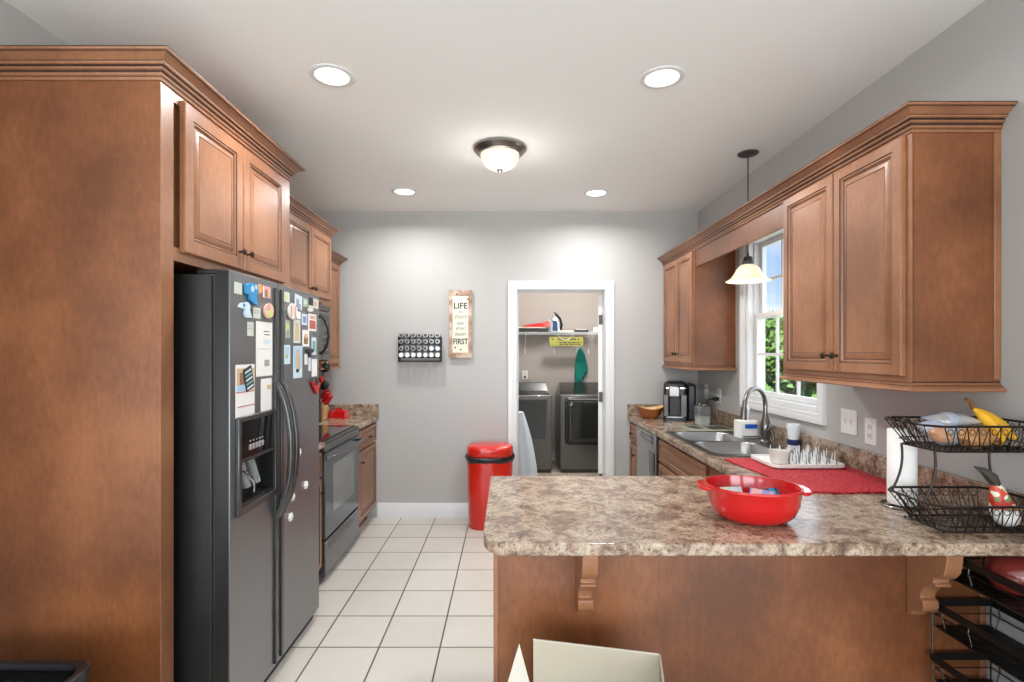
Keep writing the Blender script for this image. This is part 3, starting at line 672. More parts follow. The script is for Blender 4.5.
# ============================================================ RANGE
root = thing('range', 'freestanding electric range with dark glass cooktop, grey oven door and storage drawer', 'range', (-1.5, 3.66, 0))
R0, R1, RX = 3.284, 4.036, -1.165
m = MB('black_gloss'); m.box(-1.79, RX-.045, R0, R1, .03, .890); m.build('body', root)
m = MB('black_matte'); m.box(-1.72, RX-.08, R0+.03, R1-.03, 0, .03); m.build('foot_rail', root)
m = MB('steel_dark'); m.box(-1.79, RX-.002, R0, R1, .890, .906); fr = m.build('cooktop_frame', root, bevel=.004)
m = MB('cooktop_glass'); m.box(-1.72, RX-.030, R0+.012, R1-.012, .9062, .914); g = m.build('cooktop', root, bevel=.002)
for x, y, r in ((-1.34, 3.48, .10), (-1.34, 3.86, .08), (-1.58, 3.48, .075), (-1.58, 3.86, .10)):
    m = MB('steel_dark'); m.rings([[(x+q*math.cos(2*PI*k/32), y+q*math.sin(2*PI*k/32), .9143) for k in range(32)] for q in (r, r-.004)], None, False, False); m.build('burner_ring', g)
m = MB('range_front'); m.box(-1.79, -1.73, R0, R1, .906, 1.06); bg_ = m.build('backguard', root, bevel=.006)
for y in (3.36, 3.46, 3.86, 3.96):
    m = MB('black_plastic', FX(-1.73)); M0 = m.M; m.M = M0 @ Matrix.Translation((y, 0, 1.0)) @ Matrix.Rotation(-PI/2, 4, 'X'); m.lathe([(.02, 0), (.018, .02), (.006, .022)], seg=16); m.build('control_knob', bg_)
m = MB('range_front'); m.box(RX-.045, RX-.004, R0+.002, R1-.002, .838, .888); m.build('front_strip', root, bevel=.003)
m = MB('black_gloss')
for k in range(9): m.box(RX-.0045, RX-.003, R0+.12+k*.06, R0+.155+k*.06, .856, .868)
m.build('vent_slots', root)
m = MB('range_glass'); m.box(RX-.045, RX, R0+.004, R1-.004, .285, .832); d = m.build('oven_door', root, bevel=.004)
m = MB('range_window'); m.box(RX, RX+.0018, R0+.15, R1-.14, .42, .735); m.build('door_window', d, bevel=.0008)
m = MB('range_front'); m.tube([(RX+.004, R0+.03, .800), (RX+.045, R0+.05, .808), (RX+.048, R0+.12, .808), (RX+.048, R1-.12, .808), (RX+.045, R1-.05, .808), (RX+.004, R1-.03, .800)], .011, seg=10); m.build('handle', d)
m = MB('range_front'); m.box(RX-.04, RX, R0+.004, R1-.004, .045, .270); d = m.build('storage_drawer', root, bevel=.004)
m = MB('black_gloss'); m.box(RX-.002, RX+.002, R0+.07, R1-.07, .205, .250); m.build('drawer_grip', d, bevel=.001)

# ============================================================ MICROWAVE
MX = -1.395
root = thing('microwave', 'dark over the range microwave with a bowed black handle', 'microwave', (-1.6, 3.66, 1.41))
m = MB('black_matte'); m.box(-1.79, MX-.02, 3.284, 4.048, 1.412, 1.842); m.build('body', root)
m = MB('micro_front'); m.box(MX-.02, MX, 3.286, 3.860, 1.422, 1.790); d = m.build('door', root, bevel=.003)
m = MB('black_gloss'); m.box(MX, MX+.001, 3.33, 3.70, 1.47, 1.745); m.build('door_window', d)
m = MB('black_plastic'); m.tube([(MX, 3.835, 1.465), (MX+.032, 3.835, 1.50), (MX+.052, 3.835, 1.55), (MX+.062, 3.835, 1.61), (MX+.052, 3.835, 1.67), (MX+.032, 3.835, 1.72), (MX, 3.835, 1.755)], .009, seg=10); m.build('handle', d)
m = MB('micro_front'); m.box(MX-.02, MX, 3.862, 4.046, 1.422, 1.790); p = m.build('control_panel', root, bevel=.003)
m = MB('black_gloss'); m.box(MX, MX+.001, 3.885, 4.02, 1.68, 1.765); m.build('display', p)
for k in range(4):
    for j in range(3):
        m = MB('dark_grey'); m.box(MX, MX+.001, 3.89+j*.045, 3.925+j*.045, 1.46+k*.05, 1.49+k*.05); m.build('button', p)
m = MB('black_gloss'); m.box(MX-.02, MX-.001, 3.286, 4.046, 1.794, 1.840); m.build('vent_grille', root, bevel=.002)

# ============================================================ DISHWASHER
root = thing('dishwasher', 'stainless dishwasher with black control strip under the right worktop', 'dishwasher', (1.4, 4.04, 0)); DX = 1.083
m = MB('black_matte'); m.box(1.13, 1.69, 3.742, 4.338, .0, .868); m.build('body', root)
m = MB('steel'); m.box(DX, 1.13, 3.742, 4.338, .115, .770); d = m.build('door', root, bevel=.004)
m = MB('black_plastic'); m.box(DX-.001, 1.13, 3.742, 3.775, .115, .868); m.build('side_trim', root, bevel=.002)
m = MB('steel'); m.box(DX-.006, 1.13, 3.776, 4.338, .772, .868); p = m.build('control_strip', root, bevel=.006)
m = MB('black_gloss'); m.box(DX-.0075, DX-.004, 3.84, 4.14, .795, .850); m.build('display', p)
for k in range(5):
    m = MB('print_grey'); m.box(DX-.009, DX-.0075, 3.86+k*.045, 3.88+k*.045, .812, .830); m.build('button', p)
m = MB('chrome'); m.box(DX-.012, DX-.006, 4.18, 4.29, .80, .845); m.build('latch', p, bevel=.002)
m = MB('black_gloss'); m.box(DX-.002, DX+.001, 3.80, 3.96, .34, .735); m.build('dark_panel', d, bevel=.0008)

# ============================================================ SINK AND FAUCET
root = thing('kitchen_sink', 'stainless double bowl drop in sink below the window', 'sink', (1.38, 3.22, .914))
B1 = rrect(1.150, 1.520, 3.262, 3.615, .075); B2 = rrect(1.150, 1.520, 2.838, 3.228, .075)
m = MB('sink_rim'); m.plate(rrect(SK[0]-.012, SK[1], SK[2]-.012, SK[3]+.012, .03), .9142, .9195, holes=[B1, B2]); m.build('rim', root, bevel=.002)
for B, cy in ((B1, 3.44), (B2, 3.035)):
    cx = 1.335; R = []
    for s, z in ((1.02, .9205), (1.0, .9205), (.975, .912), (.95, .80), (.92, .745), (.80, .733), (.15, .728)): R.append([(cx+(x-cx)*s, cy+(y-cy)*s, z) for x, y in B])
    m = MB('steel'); m.rings(R, None, False, True); o = m.build('bowl', root, recalc=False)
    m = MB('chrome'); m.lathe([(.045, .730), (.042, .734), (.030, .732), (.028, .729)], (cx, cy, 0), 24); m.build('drain', o)
fx, fy = 1.612, 3.23
root = thing('faucet', 'tall dark brushed metal gooseneck pull down faucet behind the sink', 'faucet', (fx, fy, .9195))
m = MB('faucet_metal'); m.lathe([(.034, .9195), (.034, .927), (.027, .935), (.029, .96), (.034, .975), (.034, 1.02), (.026, 1.05), (.019, 1.075), (.016, 1.09)], (fx, fy, 0), 24); m.build('base', root)
m = MB('faucet_metal'); pts = [(fx, fy, 1.08), (fx, fy, 1.15)]
for k in range(11):
    a = PI*k/10; pts.append((fx-.095*(1-math.cos(a)), fy-.065*(1-math.cos(a)), 1.155+.105*math.sin(a)))
pts.append((fx-.192, fy-.131, 1.14)); m.tube(pts, .0135, seg=14); m.build('spout', root)
m = MB('faucet_metal'); m.tube([(fx-.191, fy-.130, 1.150), (fx-.194, fy-.132, 1.13), (fx-.200, fy-.136, 1.075)], [.016, .019, .021], seg=14); m.build('spray_head', root)
m = MB('faucet_metal'); m.tube([(fx, fy-.02, 1.00), (fx+.005, fy-.05, 1.01), (fx+.008, fy-.062, 1.03)], .017, seg=12)
m.tube([(fx+.006, fy-.055, 1.015), (fx+.01, fy-.07, .985), (fx+.012, fy-.085, .94)], [.010, .012, .009], seg=10); m.build('lever', root)

# ============================================================ LAUNDRY
def appliance_body(root, x0, x1, mat):
    m = MB(mat); m.box(x0, x1, 6.335, 6.985, .03, .955); m.build('body', root, bevel=.012)
    m = MB('black_matte'); m.box(x0+.02, x1-.02, 6.33, 6.97, 0, .04); m.build('plinth', root)
root = thing('washing_machine', 'dark grey top loading washing machine at the left in the laundry', 'washing machine', (.2, 6.6, 0)); X0, X1_ = -.150, .545
appliance_body(root, X0, X1_, 'graphite')
m = MB('graphite_lid'); m.box(X0+.03, X1_-.03, 6.36, 6.86, .955, .972); m.build('lid', root, bevel=.006)
m = MB('chrome'); m.box(X0+.01, X1_-.01, 6.322, 6.34, .925, .950); m.build('front_trim', root, bevel=.004)
m = MB('graphite_lid'); m.rings([[(X0+.01+i, y, z) if s == 0 else (X1_-.01-i, y, z) for s in (0, 1)][0:1]+[(X1_-.01-i, y, z)] for i, y, z in ((0, 6.84, .955), (.01, 6.86, 1.02), (.04, 6.96, 1.07))], None, False, False, False) if False else None
m.rings([[(X0+.01, 6.83, .955), (X1_-.01, 6.83, .955), (X1_-.01, 6.985, .955), (X0+.01, 6.985, .955)], [(X0+.04, 6.90, 1.075), (X1_-.04, 6.90, 1.075), (X1_-.04, 6.985, 1.075), (X0+.04, 6.985, 1.075)]]); m.build('console', root, bevel=.006)
m = MB('dark_grey', FNY(6.335)); m.rings([[(X0+.09+i, d, .42+j), (X1_-.09-i, d, .42+j), (X1_-.06-i, d, .90-j), (X0+.06+i, d, .90-j)] for i, d, j in ((0, 0, 0), (.008, .004, .008), (.02, .001, .02))], None, False, True); m.build('front_panel', root)
root = thing('dryer', 'dark grey front loading dryer with a large dark glass door, right of the washer', 'dryer', (.9, 6.6, 0)); X0, X1_ = .640, 1.330
appliance_body(root, X0, X1_, 'graphite')
m = MB('graphite_lid'); m.rings([[(X0+.01, 6.45, .955), (X1_-.01, 6.45, .955), (X1_-.01, 6.985, .955), (X0+.01, 6.985, .955)], [(X0+.05, 6.88, 1.075), (X1_-.05, 6.88, 1.075), (X1_-.05, 6.985, 1.075), (X0+.05, 6.985, 1.075)]]); m.build('console', root, bevel=.006)
m = MB('black_gloss', FNY(6.335)); o = rrect(X0+.055, X1_-.06, .345, .925, .05); R = [[(a+(s*(.98-a) if False else (.985-a)*i), d, b+(.635-b)*i) for a, b in o] for i, d, s in ((0, 0, 0), (0, .018, 0), (.03, .026, 0), (.07, .026, 0))]
m.rings(R, None, True, True); d = m.build('door', root)
m = MB('dryer_glass', FNY(6.335)); R = [[(a+(.985-a)*i, dd, b+(.635-b)*i) for a, b in o] for i, dd in ((.12, .026), (.14, .032), (.3, .036))]; m.rings(R); m.build('door_glass', d)
m = MB('chrome', FNY(6.335)); m.tube([(X0+.10, .030, .905), (X1_-.12, .030, .905)], .007, seg=8); m.build('door_trim', d)
# ============================================================ RED BIN
root = thing('trash_can', 'tall glossy red trash can with a black bag by the laundry doorway', 'trash can', (-.150, 4.40, 0))
def oval(cx, cy, a, b, z, n=36, e=2.6, s=1):
    r = []
    for k in range(n):
        t = 2*PI*k/n; c, sn = math.cos(t), math.sin(t)
        r.append((cx+a*s*math.copysign(abs(c)**(2/e), c), cy+b*s*math.copysign(abs(sn)**(2/e), sn), z))
    return r
cx, cy = -.155, 4.425
m = MB('red_bin'); m.rings([oval(cx, cy, a, b, z) for a, b, z in ((.178, .150, 0), (.184, .155, .01), (.190, .160, .30), (.196, .165, .585), (.196, .165, .60))]); m.build('bin_body', root)
m = MB('bag_black'); random.seed(3); R = []
for z, s in ((.560, 1.01), (.565, 1.03), (.578, 1.06), (.595, 1.08), (.606, 1.05), (.604, .99)):
    rr = oval(cx, cy, .198, .166, z, 60); R.append([(cx+(x-cx)*(s+random.uniform(-.012, .014)), cy+(y-cy)*(s+random.uniform(-.012, .014)), zz+random.uniform(-.007, .007)) for x, y, zz in rr])
m.rings(R, None, False, False); m.build('bag', root)
m = MB('red_bin'); m.rings([oval(cx, cy, a, b, z) for a, b, z in ((.192, .163, .604), (.198, .168, .612), (.198, .168, .660), (.194, .164, .680), (.182, .153, .690), (.13, .11, .697), (.02, .02, .699))]); m.build('lid', root)

# ============================================================ WALL RACK OF SPICES
def bw(px, py, Y=YB): return ((px-CX)*Y/FPX, EYE-(py-CY)*Y/FPX)     # a spot on the back wall
x0, z0 = bw(400.5, 361.8); x1, z1 = bw(441.5, 336.5)
root = thing('spice_rack', 'small black wire wall rack holding rows of spice jars', 'spice rack', ((x0+x1)/2, YB, z0))
yb_, yf = YB-.002, YB-.085
m = MB('black_matte')
for x in (x0, x1):
    m.tube([(x, yb_, z0), (x, yb_, z1+.01), (x, yf+.02, z1), (x, yf, z0+.02), (x, yf, z0), (x, yb_, z0)], .004, seg=6)
    for k in range(9): m.tube([(x, yb_, z0+.02+k*.023), (x, yf+.005, z0+.012+k*.023)], .002, seg=4)
m.build('side_frame', root) if False else None
for x in (x0, x1):
    s_ = MB('black_matte'); s_.box(x-.004, x+.004, yf, yb_, z0, z1-.002); s_.build('side_frame', root, bevel=.002)
rows = [bw(0, y)[1] for y in (335.6, 341.8, 348.6, 355.0)]; rowy = [YB-.045]*4
for k, zr in enumerate(rows + [z0+.006]):
    m = MB('black_matte'); zz = zr-.0235 if k < 4 else z0+.004
    for y in (yf+.004, yf+.03, yb_-.01): m.tube([(x0, y, zz), (x1, y, zz)], .0028, seg=6)
    for j in range(15): m.tube([(x0+.01+j*(x1-x0-.02)/14, yf+.004, zz), (x0+.01+j*(x1-x0-.02)/14, yb_-.01, zz)], .0015, seg=4)
    if k > 0: m.tube([(x0, yf, zz+.006), (x1, yf, zz+.006)], .003, seg=6)
    m.build('wire_shelf', root)
ordw = ['first', 'second', 'third', 'fourth', 'fifth', 'sixth', 'last']; rown = ['top', 'second', 'third', 'bottom']
kinds = {}
for r in range(4):
    for c in range(7):
        x = x0+.0235+c*(x1-x0-.047)/6; z = rows[r]
        kind = 'white' if (r == 3 or (r == 2 and c >= 5)) else 'dark'
        if kind not in kinds:
            root = thing('spice_jar', 'x', 'jar', (x, YB-.004, z), 'spice jars in the wall rack')
            M = Matrix.Translation((x, YB-.006, z)) @ Matrix.Rotation(PI/2, 4, 'X')
            m = MB('clear_plastic' if kind == 'dark' else 'lid_silver', M); m.lathe([(.0195, 0), (.020, .006), (.020, .062), (.017, .068)], seg=20); m.build('jar_body', root)
            l = MB('lid_silver' if kind == 'dark' else 'lid_white', M); l.lathe([(.0205, .068), (.0212, .07), (.0212, .084), (.019, .087), (.002, .0875)], seg=20); lo = l.build('lid', root)
            if kind == 'dark': d_ = MB('spice_dark', M); d_.lathe([(.013, .0876), (.0125, .0886)], seg=18); d_.build('lid_label', lo)
            kinds[kind] = root; o = root
        else:
            o = copy_tree(kinds[kind]); o.location = (x, YB-.004, z)
        lid = 'white lid' if kind == 'white' else 'silver rimmed dark lid'
        o['label'] = f'small spice jar with {lid}, {ordw[c]} in the {rown[r]} row'
# ============================================================ WALL SIGN
x0, z0 = bw(449.5, 358); x1, z1 = bw(472, 290.5)
root = thing('wall_sign', 'tall wooden wall sign reading LIFE is short eat your dessert FIRST', 'sign', ((x0+x1)/2, YB, z0))
m = MB('sign_wood'); m.box(x0, x1, YB-.022, YB-.001, z0, z1); m.build('board', root, bevel=.002)
m = MB('sign_wood')
for a, b, c, d in ((x0, x0+.030, z0, z1), (x1-.030, x1, z0, z1), (x0+.030, x1-.030, z0, z0+.048), (x0+.030, x1-.030, z1-.05, z1)): m.box(a, b, YB-.030, YB-.022, c, d)
m.build('frame', root, bevel=.002)
m = MB('cream'); m.box(x0+.030, x1-.030, YB-.0245, YB-.022, z0+.048, z1-.05); pn = m.build('panel', root)
xc = (x0+x1)/2; F_ = Matrix.Translation((xc, YB-.0246, 0)) @ Matrix.Rotation(PI/2, 4, 'X')
for s, py, sz, mt, sx in (('LIFE', 306.3, .074, 'ink', 1.0), ('is', 311.8, .040, 'ink_grey', 1), ('short', 316.8, .056, 'ink_grey', .92), ('eat', 323.2, .050, 'ink_grey', 1), ('your', 328.2, .046, 'ink_grey', 1), ('dessert', 334, .050, 'ink_grey', .72), ('FIRST', 341.8, .070, 'ink', .80)):
    text('lettering', s, F_ @ Matrix.Translation((0, bw(0, py)[1], 0)), sz, mt, pn, bold=.0016 if mt == 'ink' else .0003, sx=sx)
for px, py in ((457.5, 294.5), (468, 299.5), (455.5, 347.5), (461, 349.5)):
    m = MB('ink'); a, c = bw(px, py); m.lathe([(.008, 0), (.007, .002), (.002, .003)], seg=9, c=(0, 0, 0)); 
    m.V = [Matrix.Translation((a, YB-.0300 if px < 458 or py < 296 else YB-.0246, c)) @ Matrix.Rotation(PI/2, 4, 'X') @ v for v in m.V]; m.build('star', root)

# ============================================================ PLATES ON WALLS
def wall_plate(F, u, z, w_, h_, kind, lb, cat, name):
    root = thing(name, lb, cat, F @ Vector((u, 0, z)))
    m = MB('white_plastic', F); m.box(u-w_/2, u+w_/2, 0, .006, z-h_/2, z+h_/2); m.build('cover_plate', root, bevel=.003)
    if kind == 'outlet':
        for dz in (-.021, .021):
            m = MB('off_white', F); m.box(u-.016, u+.016, .006, .008, z+dz-.014, z+dz+.014); r = m.build('socket', root, bevel=.002)
            m = MB('black_gap', F); m.box(u-.007, u-.005, .008, .0084, z+dz-.002, z+dz+.007); m.box(u+.005, u+.007, .008, .0084, z+dz-.002, z+dz+.007); m.build('slots', r)
    else:
        for du in ((-.023, .023) if kind == 'double' else (0,)):
            m = MB('off_white', F); m.box(u+du-.006, u+du+.006, .006, .0075, z-.013, z+.013); r = m.build('toggle_frame', root)
            m = MB('white_plastic', F); m.box(u+du-.004, u+du+.004, .007, .018, z+.0, z+.010); m.build('toggle', r, bevel=.002)
    return root
FR = FNX(XR)
wall_plate(FR, 2.575, 1.135, .118, .125, 'double', 'white double light switch plate on the right wall below the near cabinet', 'light switch', 'light_switch')
wall_plate(FR, 2.420, 1.110, .074, .125, 'outlet', 'white wall outlet just right of the double switch, near the paper towel', 'outlet', 'wall_outlet')
wall_plate(FR, 4.155, 1.125, .074, .125, 'outlet', 'white wall outlet on the right wall with the black coffee maker plug in it', 'outlet', 'wall_outlet')
wall_plate(FR, 4.43, 1.145, .074, .125, 'single', 'narrow white switch plate on the right wall just behind the coffee maker', 'light switch', 'light_switch')
FL = FNY(7.05)
wall_plate(FL, .232, 1.165, .080, .125, 'outlet', 'white wall outlet on the laundry back wall above the washer', 'outlet', 'wall_outlet')
m = MB('black_plastic'); m.box(.219, .245, 7.012, 7.043, 1.130, 1.158); m.tube([(.232, 7.015, 1.14), (.255, 7.0, 1.11), (.29, 7.0, 1.085), (.30, 7.01, 1.077)], .004)
tag(m.build('power_plug', bevel=.003), 'black plug and cord in the laundry outlet above the washer', 'plug')

# ============================================================ LAUNDRY SHELF AND ITS THINGS
SZ = 1.745; SY = 6.75
root = thing('wire_shelf', 'white wire shelf on brackets along the laundry back wall', 'shelf', (.5, 7.05, SZ-.01))
m = MB('lid_white')
for x in [(-.85+.025*k) for k in range(104)]: m.tube([(x, SY, SZ-.004), (x, 7.045, SZ-.004)], .0016, seg=4)
for y, z, r in ((SY, SZ-.004, .004), (SY, SZ-.028, .004), (6.9, SZ-.008, .003), (7.04, SZ-.008, .004)): m.tube([(-.88, y, z), (1.74, y, z)], r, seg=6)
m.build('wire_deck', root)
for x in (.232, .628, 1.10):
    m = MB('lid_white'); m.tube([(x, SY, SZ-.03), (x, 7.04, 1.50)], .005, seg=6); m.box(x-.008, x+.008, 7.03, 7.049, 1.46, 1.53); m.build('bracket', root)
def ls(px, py, Y): return (px-CX)*Y/FPX, EYE-(py-CY)*Y/FPX
Y_ = 6.86
m = MB('black_matte'); a, _ = ls(517.5, 0, Y_); b, _ = ls(548, 0, Y_); m.box(.02, b, 6.77, 7.0, SZ+.001, SZ+.052)
tag(m.build('flat_box', bevel=.004), 'flat black box lying at the left of the laundry shelf', 'box')
m = MB('cream'); m.plate([(.14, 6.76), (.50, 6.79), (.50, 6.99), (.12, 6.97)], SZ+.053, SZ+.066); tag(m.build('magazine', bevel=.002), 'cream magazine lying on the flat black box in the laundry', 'magazine')
root = thing('red_bag', 'red cloth bag lying folded on the magazine on the laundry shelf', 'bag', (.4, 6.85, SZ+.067))
m = MB('red_plastic'); m.rings([[(x, 6.86-.08, SZ+.067), (x, 6.86+.08, SZ+.067), (x, 6.86+.06, SZ+.067+h), (x, 6.86-.05, SZ+.067+h)] for x, h in ((.19, .012), (.26, .03), (.36, .045), (.46, .06), (.535, .085), (.55, .06))]); m.build('cloth', root)
root = thing('steam_iron', 'steam iron standing upright on the laundry shelf', 'iron', (.63, 6.87, SZ))
m = MB('foil_blue'); xi = .625
m.rings([[(xi-.065*s, 6.83+o, z), (xi+.065*s, 6.83+o, z), (xi+.055*s, 6.93, z), (xi-.055*s, 6.93, z)] for z, s, o in ((SZ+.001, 1, 0), (SZ+.08, .95, 0), (SZ+.16, .6, .01), (SZ+.215, .12, .03))]); m.build('soleplate', root, bevel=.006)
m = MB('navy'); m.rings([[(xi-.035, 6.822+o, z), (xi+.03, 6.822+o, z), (xi+.03, 6.829, z), (xi-.035, 6.829, z)] for z, o in ((SZ+.02, 0), (SZ+.10, 0), (SZ+.16, .002))]); m.build('front_plate', root)
m = MB('black_plastic'); m.tube([(xi+.07, 6.86, SZ+.02), (xi+.09, 6.86, SZ+.10), (xi+.07, 6.87, SZ+.18), (xi+.02, 6.88, SZ+.235), (xi-.01, 6.88, SZ+.27)], [.018, .018, .016, .014, .006], seg=8); m.build('handle', root)
m = MB('print_sage'); m.box(.515, .565, 6.84, 6.93, SZ+.001, SZ+.175); tag(m.build('spray_can', bevel=.02), 'pale green spray can beside the iron on the laundry shelf', 'can')
m = MB('cream'); m.plate([(.66, 6.77), (.87, 6.78), (.86, 6.98), (.66, 6.97)], SZ+.001, SZ+.022); tag(m.build('folder', bevel=.002), 'cream folder lying flat right of the iron on the laundry shelf', 'folder')
m = MB('black_matte'); m.box(.875, 1.06, 6.80, 6.96, SZ+.001, SZ+.030); tag(m.build('black_case', bevel=.006), 'small flat black case on the laundry shelf beside the cream folder', 'case')
m = MB('paper'); m.plate([(.90, 6.80), (1.04, 6.82), (1.04, 6.95), (.90, 6.93)], SZ+.031, SZ+.042); tag(m.build('paper_stack'), 'white paper stack lying on the small black case on the laundry shelf', 'papers')
m = MB('lid_white'); m.lathe([(.055, 0), (.06, .004), (.058, .008), (.030, .014), (.034, .045), (.026, .065), (.004, .072)], (1.17, 6.85, SZ+.001), 20, sx=1.3); tag(m.build('folded_cloth'), 'small white folded cloth at the right end of the laundry shelf', 'cloth')
# yellow sign hanging from the shelf by a white cord
x0, z1 = ls(548.5, 337, 6.735); x1, z0 = ls(584, 346, 6.735)
root = thing('hanging_sign', 'small yellow laundry sign hanging from the wire shelf on a white cord', 'sign', ((x0+x1)/2, 6.735, z0))
m = MB('yellow_sign'); m.box(x0, x1, 6.728, 6.735, z0, z1); m.build('board', root)
m = MB('ink'); xx = x0+.045; random.seed(5)
while xx < x1-.05:
    w_ = random.uniform(.010, .018); m.box(xx, xx+w_, 6.7265, 6.728, z1-.042, z1-.018) if random.random() < .85 else None; xx += w_+.010
for zz in (z0+.045, z0+.022):
    xx = x0+.14
    while xx < x1-.05:
        w_ = random.uniform(.02, .06); m.box(xx, min(xx+w_, x1-.04), 6.7265, 6.728, zz-.006, zz+.006); xx += w_+.012
m.build('lettering', root)
for a in (x0, x1-.008): m = MB('ink'); m.box(a, a+.008, 6.7265, 6.7285, z0, z1); m.build('side_band', root)
m = MB('lid_white'); pts = []
for k in range(13):
    t = k/12*PI; pts.append((.75-.10*math.cos(t), 6.722, SZ-.0-.105*math.sin(t)))
m.tube(pts, .004, seg=6); m.tube([(.650, 6.722, SZ), (.655, 6.75, SZ+.006)], .004); m.build('cord', root)
# hook and teal cloth
root = thing('wall_hook', 'small white hook on the laundry wall holding the teal cloth', 'hook', (.965, 7.04, 1.50))
m = MB('lid_white'); m.box(.94, .975, 7.035, 7.05, 1.48, 1.54); m.tube([(.955, 7.035, 1.53), (.965, 7.0, 1.52), (.975, 6.99, 1.54)], .006); m.build('hook_body', root)
m = MB('teal_cloth'); R = []
prof = [(.012, 1.528, .975), (.035, 1.50, .98), (.055, 1.44, .985), (.070, 1.36, .985), (.082, 1.28, .99), (.080, 1.22, .99), (.065, 1.15, .97), (.045, 1.09, .955), (.018, 1.07, .95)]
for w_, z, xc in prof:
    r = []
    for k in range(28):
        a = 2*PI*k/28; f = 1+.16*math.sin(a*5+z*6)
        r.append((xc+w_*math.cos(a)*f, 6.995+.032*math.sin(a)*f*min(1, w_/.04), z+.015*math.sin(a*3)))
    R.append(r)
m.rings(R); tag(m.build('hanging_cloth', root=(.975, 6.99, 1.52), smooth=60), 'teal cloth hanging from the hook above the dryer', 'cloth')
# pale cloth draped by the doorway
m = MB('pale_cloth'); R = []
for z, w_, xc in ((.86, .03, .13), (.75, .055, .14), (.60, .085, .15), (.45, .10, .165), (.30, .11, .18), (.15, .12, .185), (.02, .12, .185)):
    R.append([(xc+(w_*math.cos(a))*(1+.08*math.sin(4*a+z*3)), 5.35+.07*math.sin(a)*(1+.12*math.sin(5*a)), z) for a in [2*PI*k/30 for k in range(30)]])
m.rings(R); tag(m.build('laundry_bag', root=(.15, 5.35, 0), smooth=60), 'pale blue cloth laundry bag standing just inside the laundry doorway', 'laundry bag')

# ============================================================ THINGS ON THE FRIDGE DOORS
def fr(px, py): return CX and (FPX*-FF/(CX-px)), EYE-(py-CY)*(-FF)/(CX-px)
FM = Matrix(((0, 0, 1, FF), (1, 0, 0, 0), (0, 1, 0, 0), (0, 0, 0, 1)))     # (y, z, out)
def flat(name, lb, cat, box, base, prints=(), th=.0012, rot=0, grp=None, lift=.0012):
    px0, py0, px1, py1 = box; ya, _ = fr(px0, py0); yb, _ = fr(px1, py1); pm = (px0+px1)/2; yc = (ya+yb)/2
    k = -FF/(CX-pm); z1 = EYE-(py0-CY)*k; z0 = EYE-(py1-CY)*k; zc = (z0+z1)/2; w2, h2 = (yb-ya)/2, (z1-z0)/2
    M = FM @ Matrix.Translation((yc, zc, lift)) @ Matrix.Rotation(rot, 4, 'Z')
    m = MB(base, M); m.box(-w2, w2, -h2, h2, 0, th)
    for q, (a, b, c, d, mt) in enumerate(prints): m.box(-w2+2*w2*a, -w2+2*w2*b, -h2+2*h2*c, -h2+2*h2*d, th, th+.0004+.0001*q, mt)
    return tag(m.build(name, root=(FF+lift, yc, z0), smooth=0), lb, cat, grp)
def blob(name, lb, cat, pts, base, th=.008, extra=None):
    P = []
    for px, py in pts: y, z = fr(px, py); P.append((y, z))
    m = MB(base, FM); m.plate(P, .001, th)
    if extra:
        for c, r, mt in extra:
            y, z = fr(*c); m.plate([(y+r*math.cos(2*PI*k/14), z+r*math.sin(2*PI*k/14)) for k in range(14)], th, th+.002, mt)
    c = P[0]; return tag(m.build(name, root=(FF+.001, c[0], c[1]), bevel=.002, smooth=30), lb, cat)
def circ(px, py, rx, rz, n=20):
    return [(px+rx*math.cos(2*PI*k/n), py+rz*math.sin(2*PI*k/n)) for k in range(n)]
P_ = 'print_'
flat('note', 'small pale green note at the top left of the freezer door', 'note', (233.5, 282.5, 241.5, 294), P_+'pgreen')
blob('magnet', 'large blue cartoon shaped magnet at the top of the freezer door', 'magnet', [(243.5, 285), (247, 282.8), (255, 284.5), (256.3, 292), (253.5, 296), (256.2, 305.5), (252, 304), (248, 300), (247.5, 295), (243.5, 293)], P_+'blue', .012, [((249.5, 289), .014, P_+'sky'), ((253, 287.5), .010, P_+'sky')])
blob('magnet', 'round orange magnet right of the blue one on the freezer door', 'magnet', circ(258.2, 289, 2.6, 5), P_+'orange')
flat('photo', 'small photo of people at the top right of the freezer door', 'photo', (262.3, 286.5, 270, 298), P_+'rose', [(0, .12, 0, 1, 'paper'), (.3, .6, .1, .7, P_+'brown'), (.6, .9, .1, .6, P_+'tan')])
blob('magnet', 'pale blue irregular magnet on the left of the freezer door', 'magnet', [(236.8, 307), (239, 303), (246, 302.3), (248.3, 306), (247.5, 310), (249.8, 317.8), (244, 317.5), (242.6, 313), (243.5, 309.5), (239, 308)], P_+'pblue', .010, [((241.5, 305.3), .008, P_+'blue')])
flat('note', 'small square pale note beside the egg shaped magnet', 'note', (252.6, 307.8, 260, 318.4), P_+'pgreen', [(.15, .85, .7, .76, P_+'grey'), (.15, .85, .5, .56, P_+'grey')])
blob('magnet', 'pastel pink and yellow egg shaped magnet on the freezer door', 'magnet', circ(267.3, 311, 4.6, 7.6), P_+'pink', .010, [((267.6, 313.5), .020, P_+'ygreen'), ((266.4, 307), .016, P_+'rose')])
flat('note', 'narrow pale note left of the long white sheet on the freezer', 'note', (246.7, 322, 253, 336), P_+'pgreen', [(.2, .8, .7, .74, P_+'grey'), (.2, .8, .5, .54, P_+'grey')])
flat('paper_sheet', 'long white printed sheet on the freezer door', 'paper', (255.5, 322, 271.8, 376), 'paper', [(.45, .8, .82, .835, P_+'coal'), (.5, .85, .76, .775, P_+'coal'), (.45, .85, .60, .68, P_+'pblue'), (.5, .8, .18, .30, P_+'grey'), (.1, .9, .5, .505, P_+'grey')])
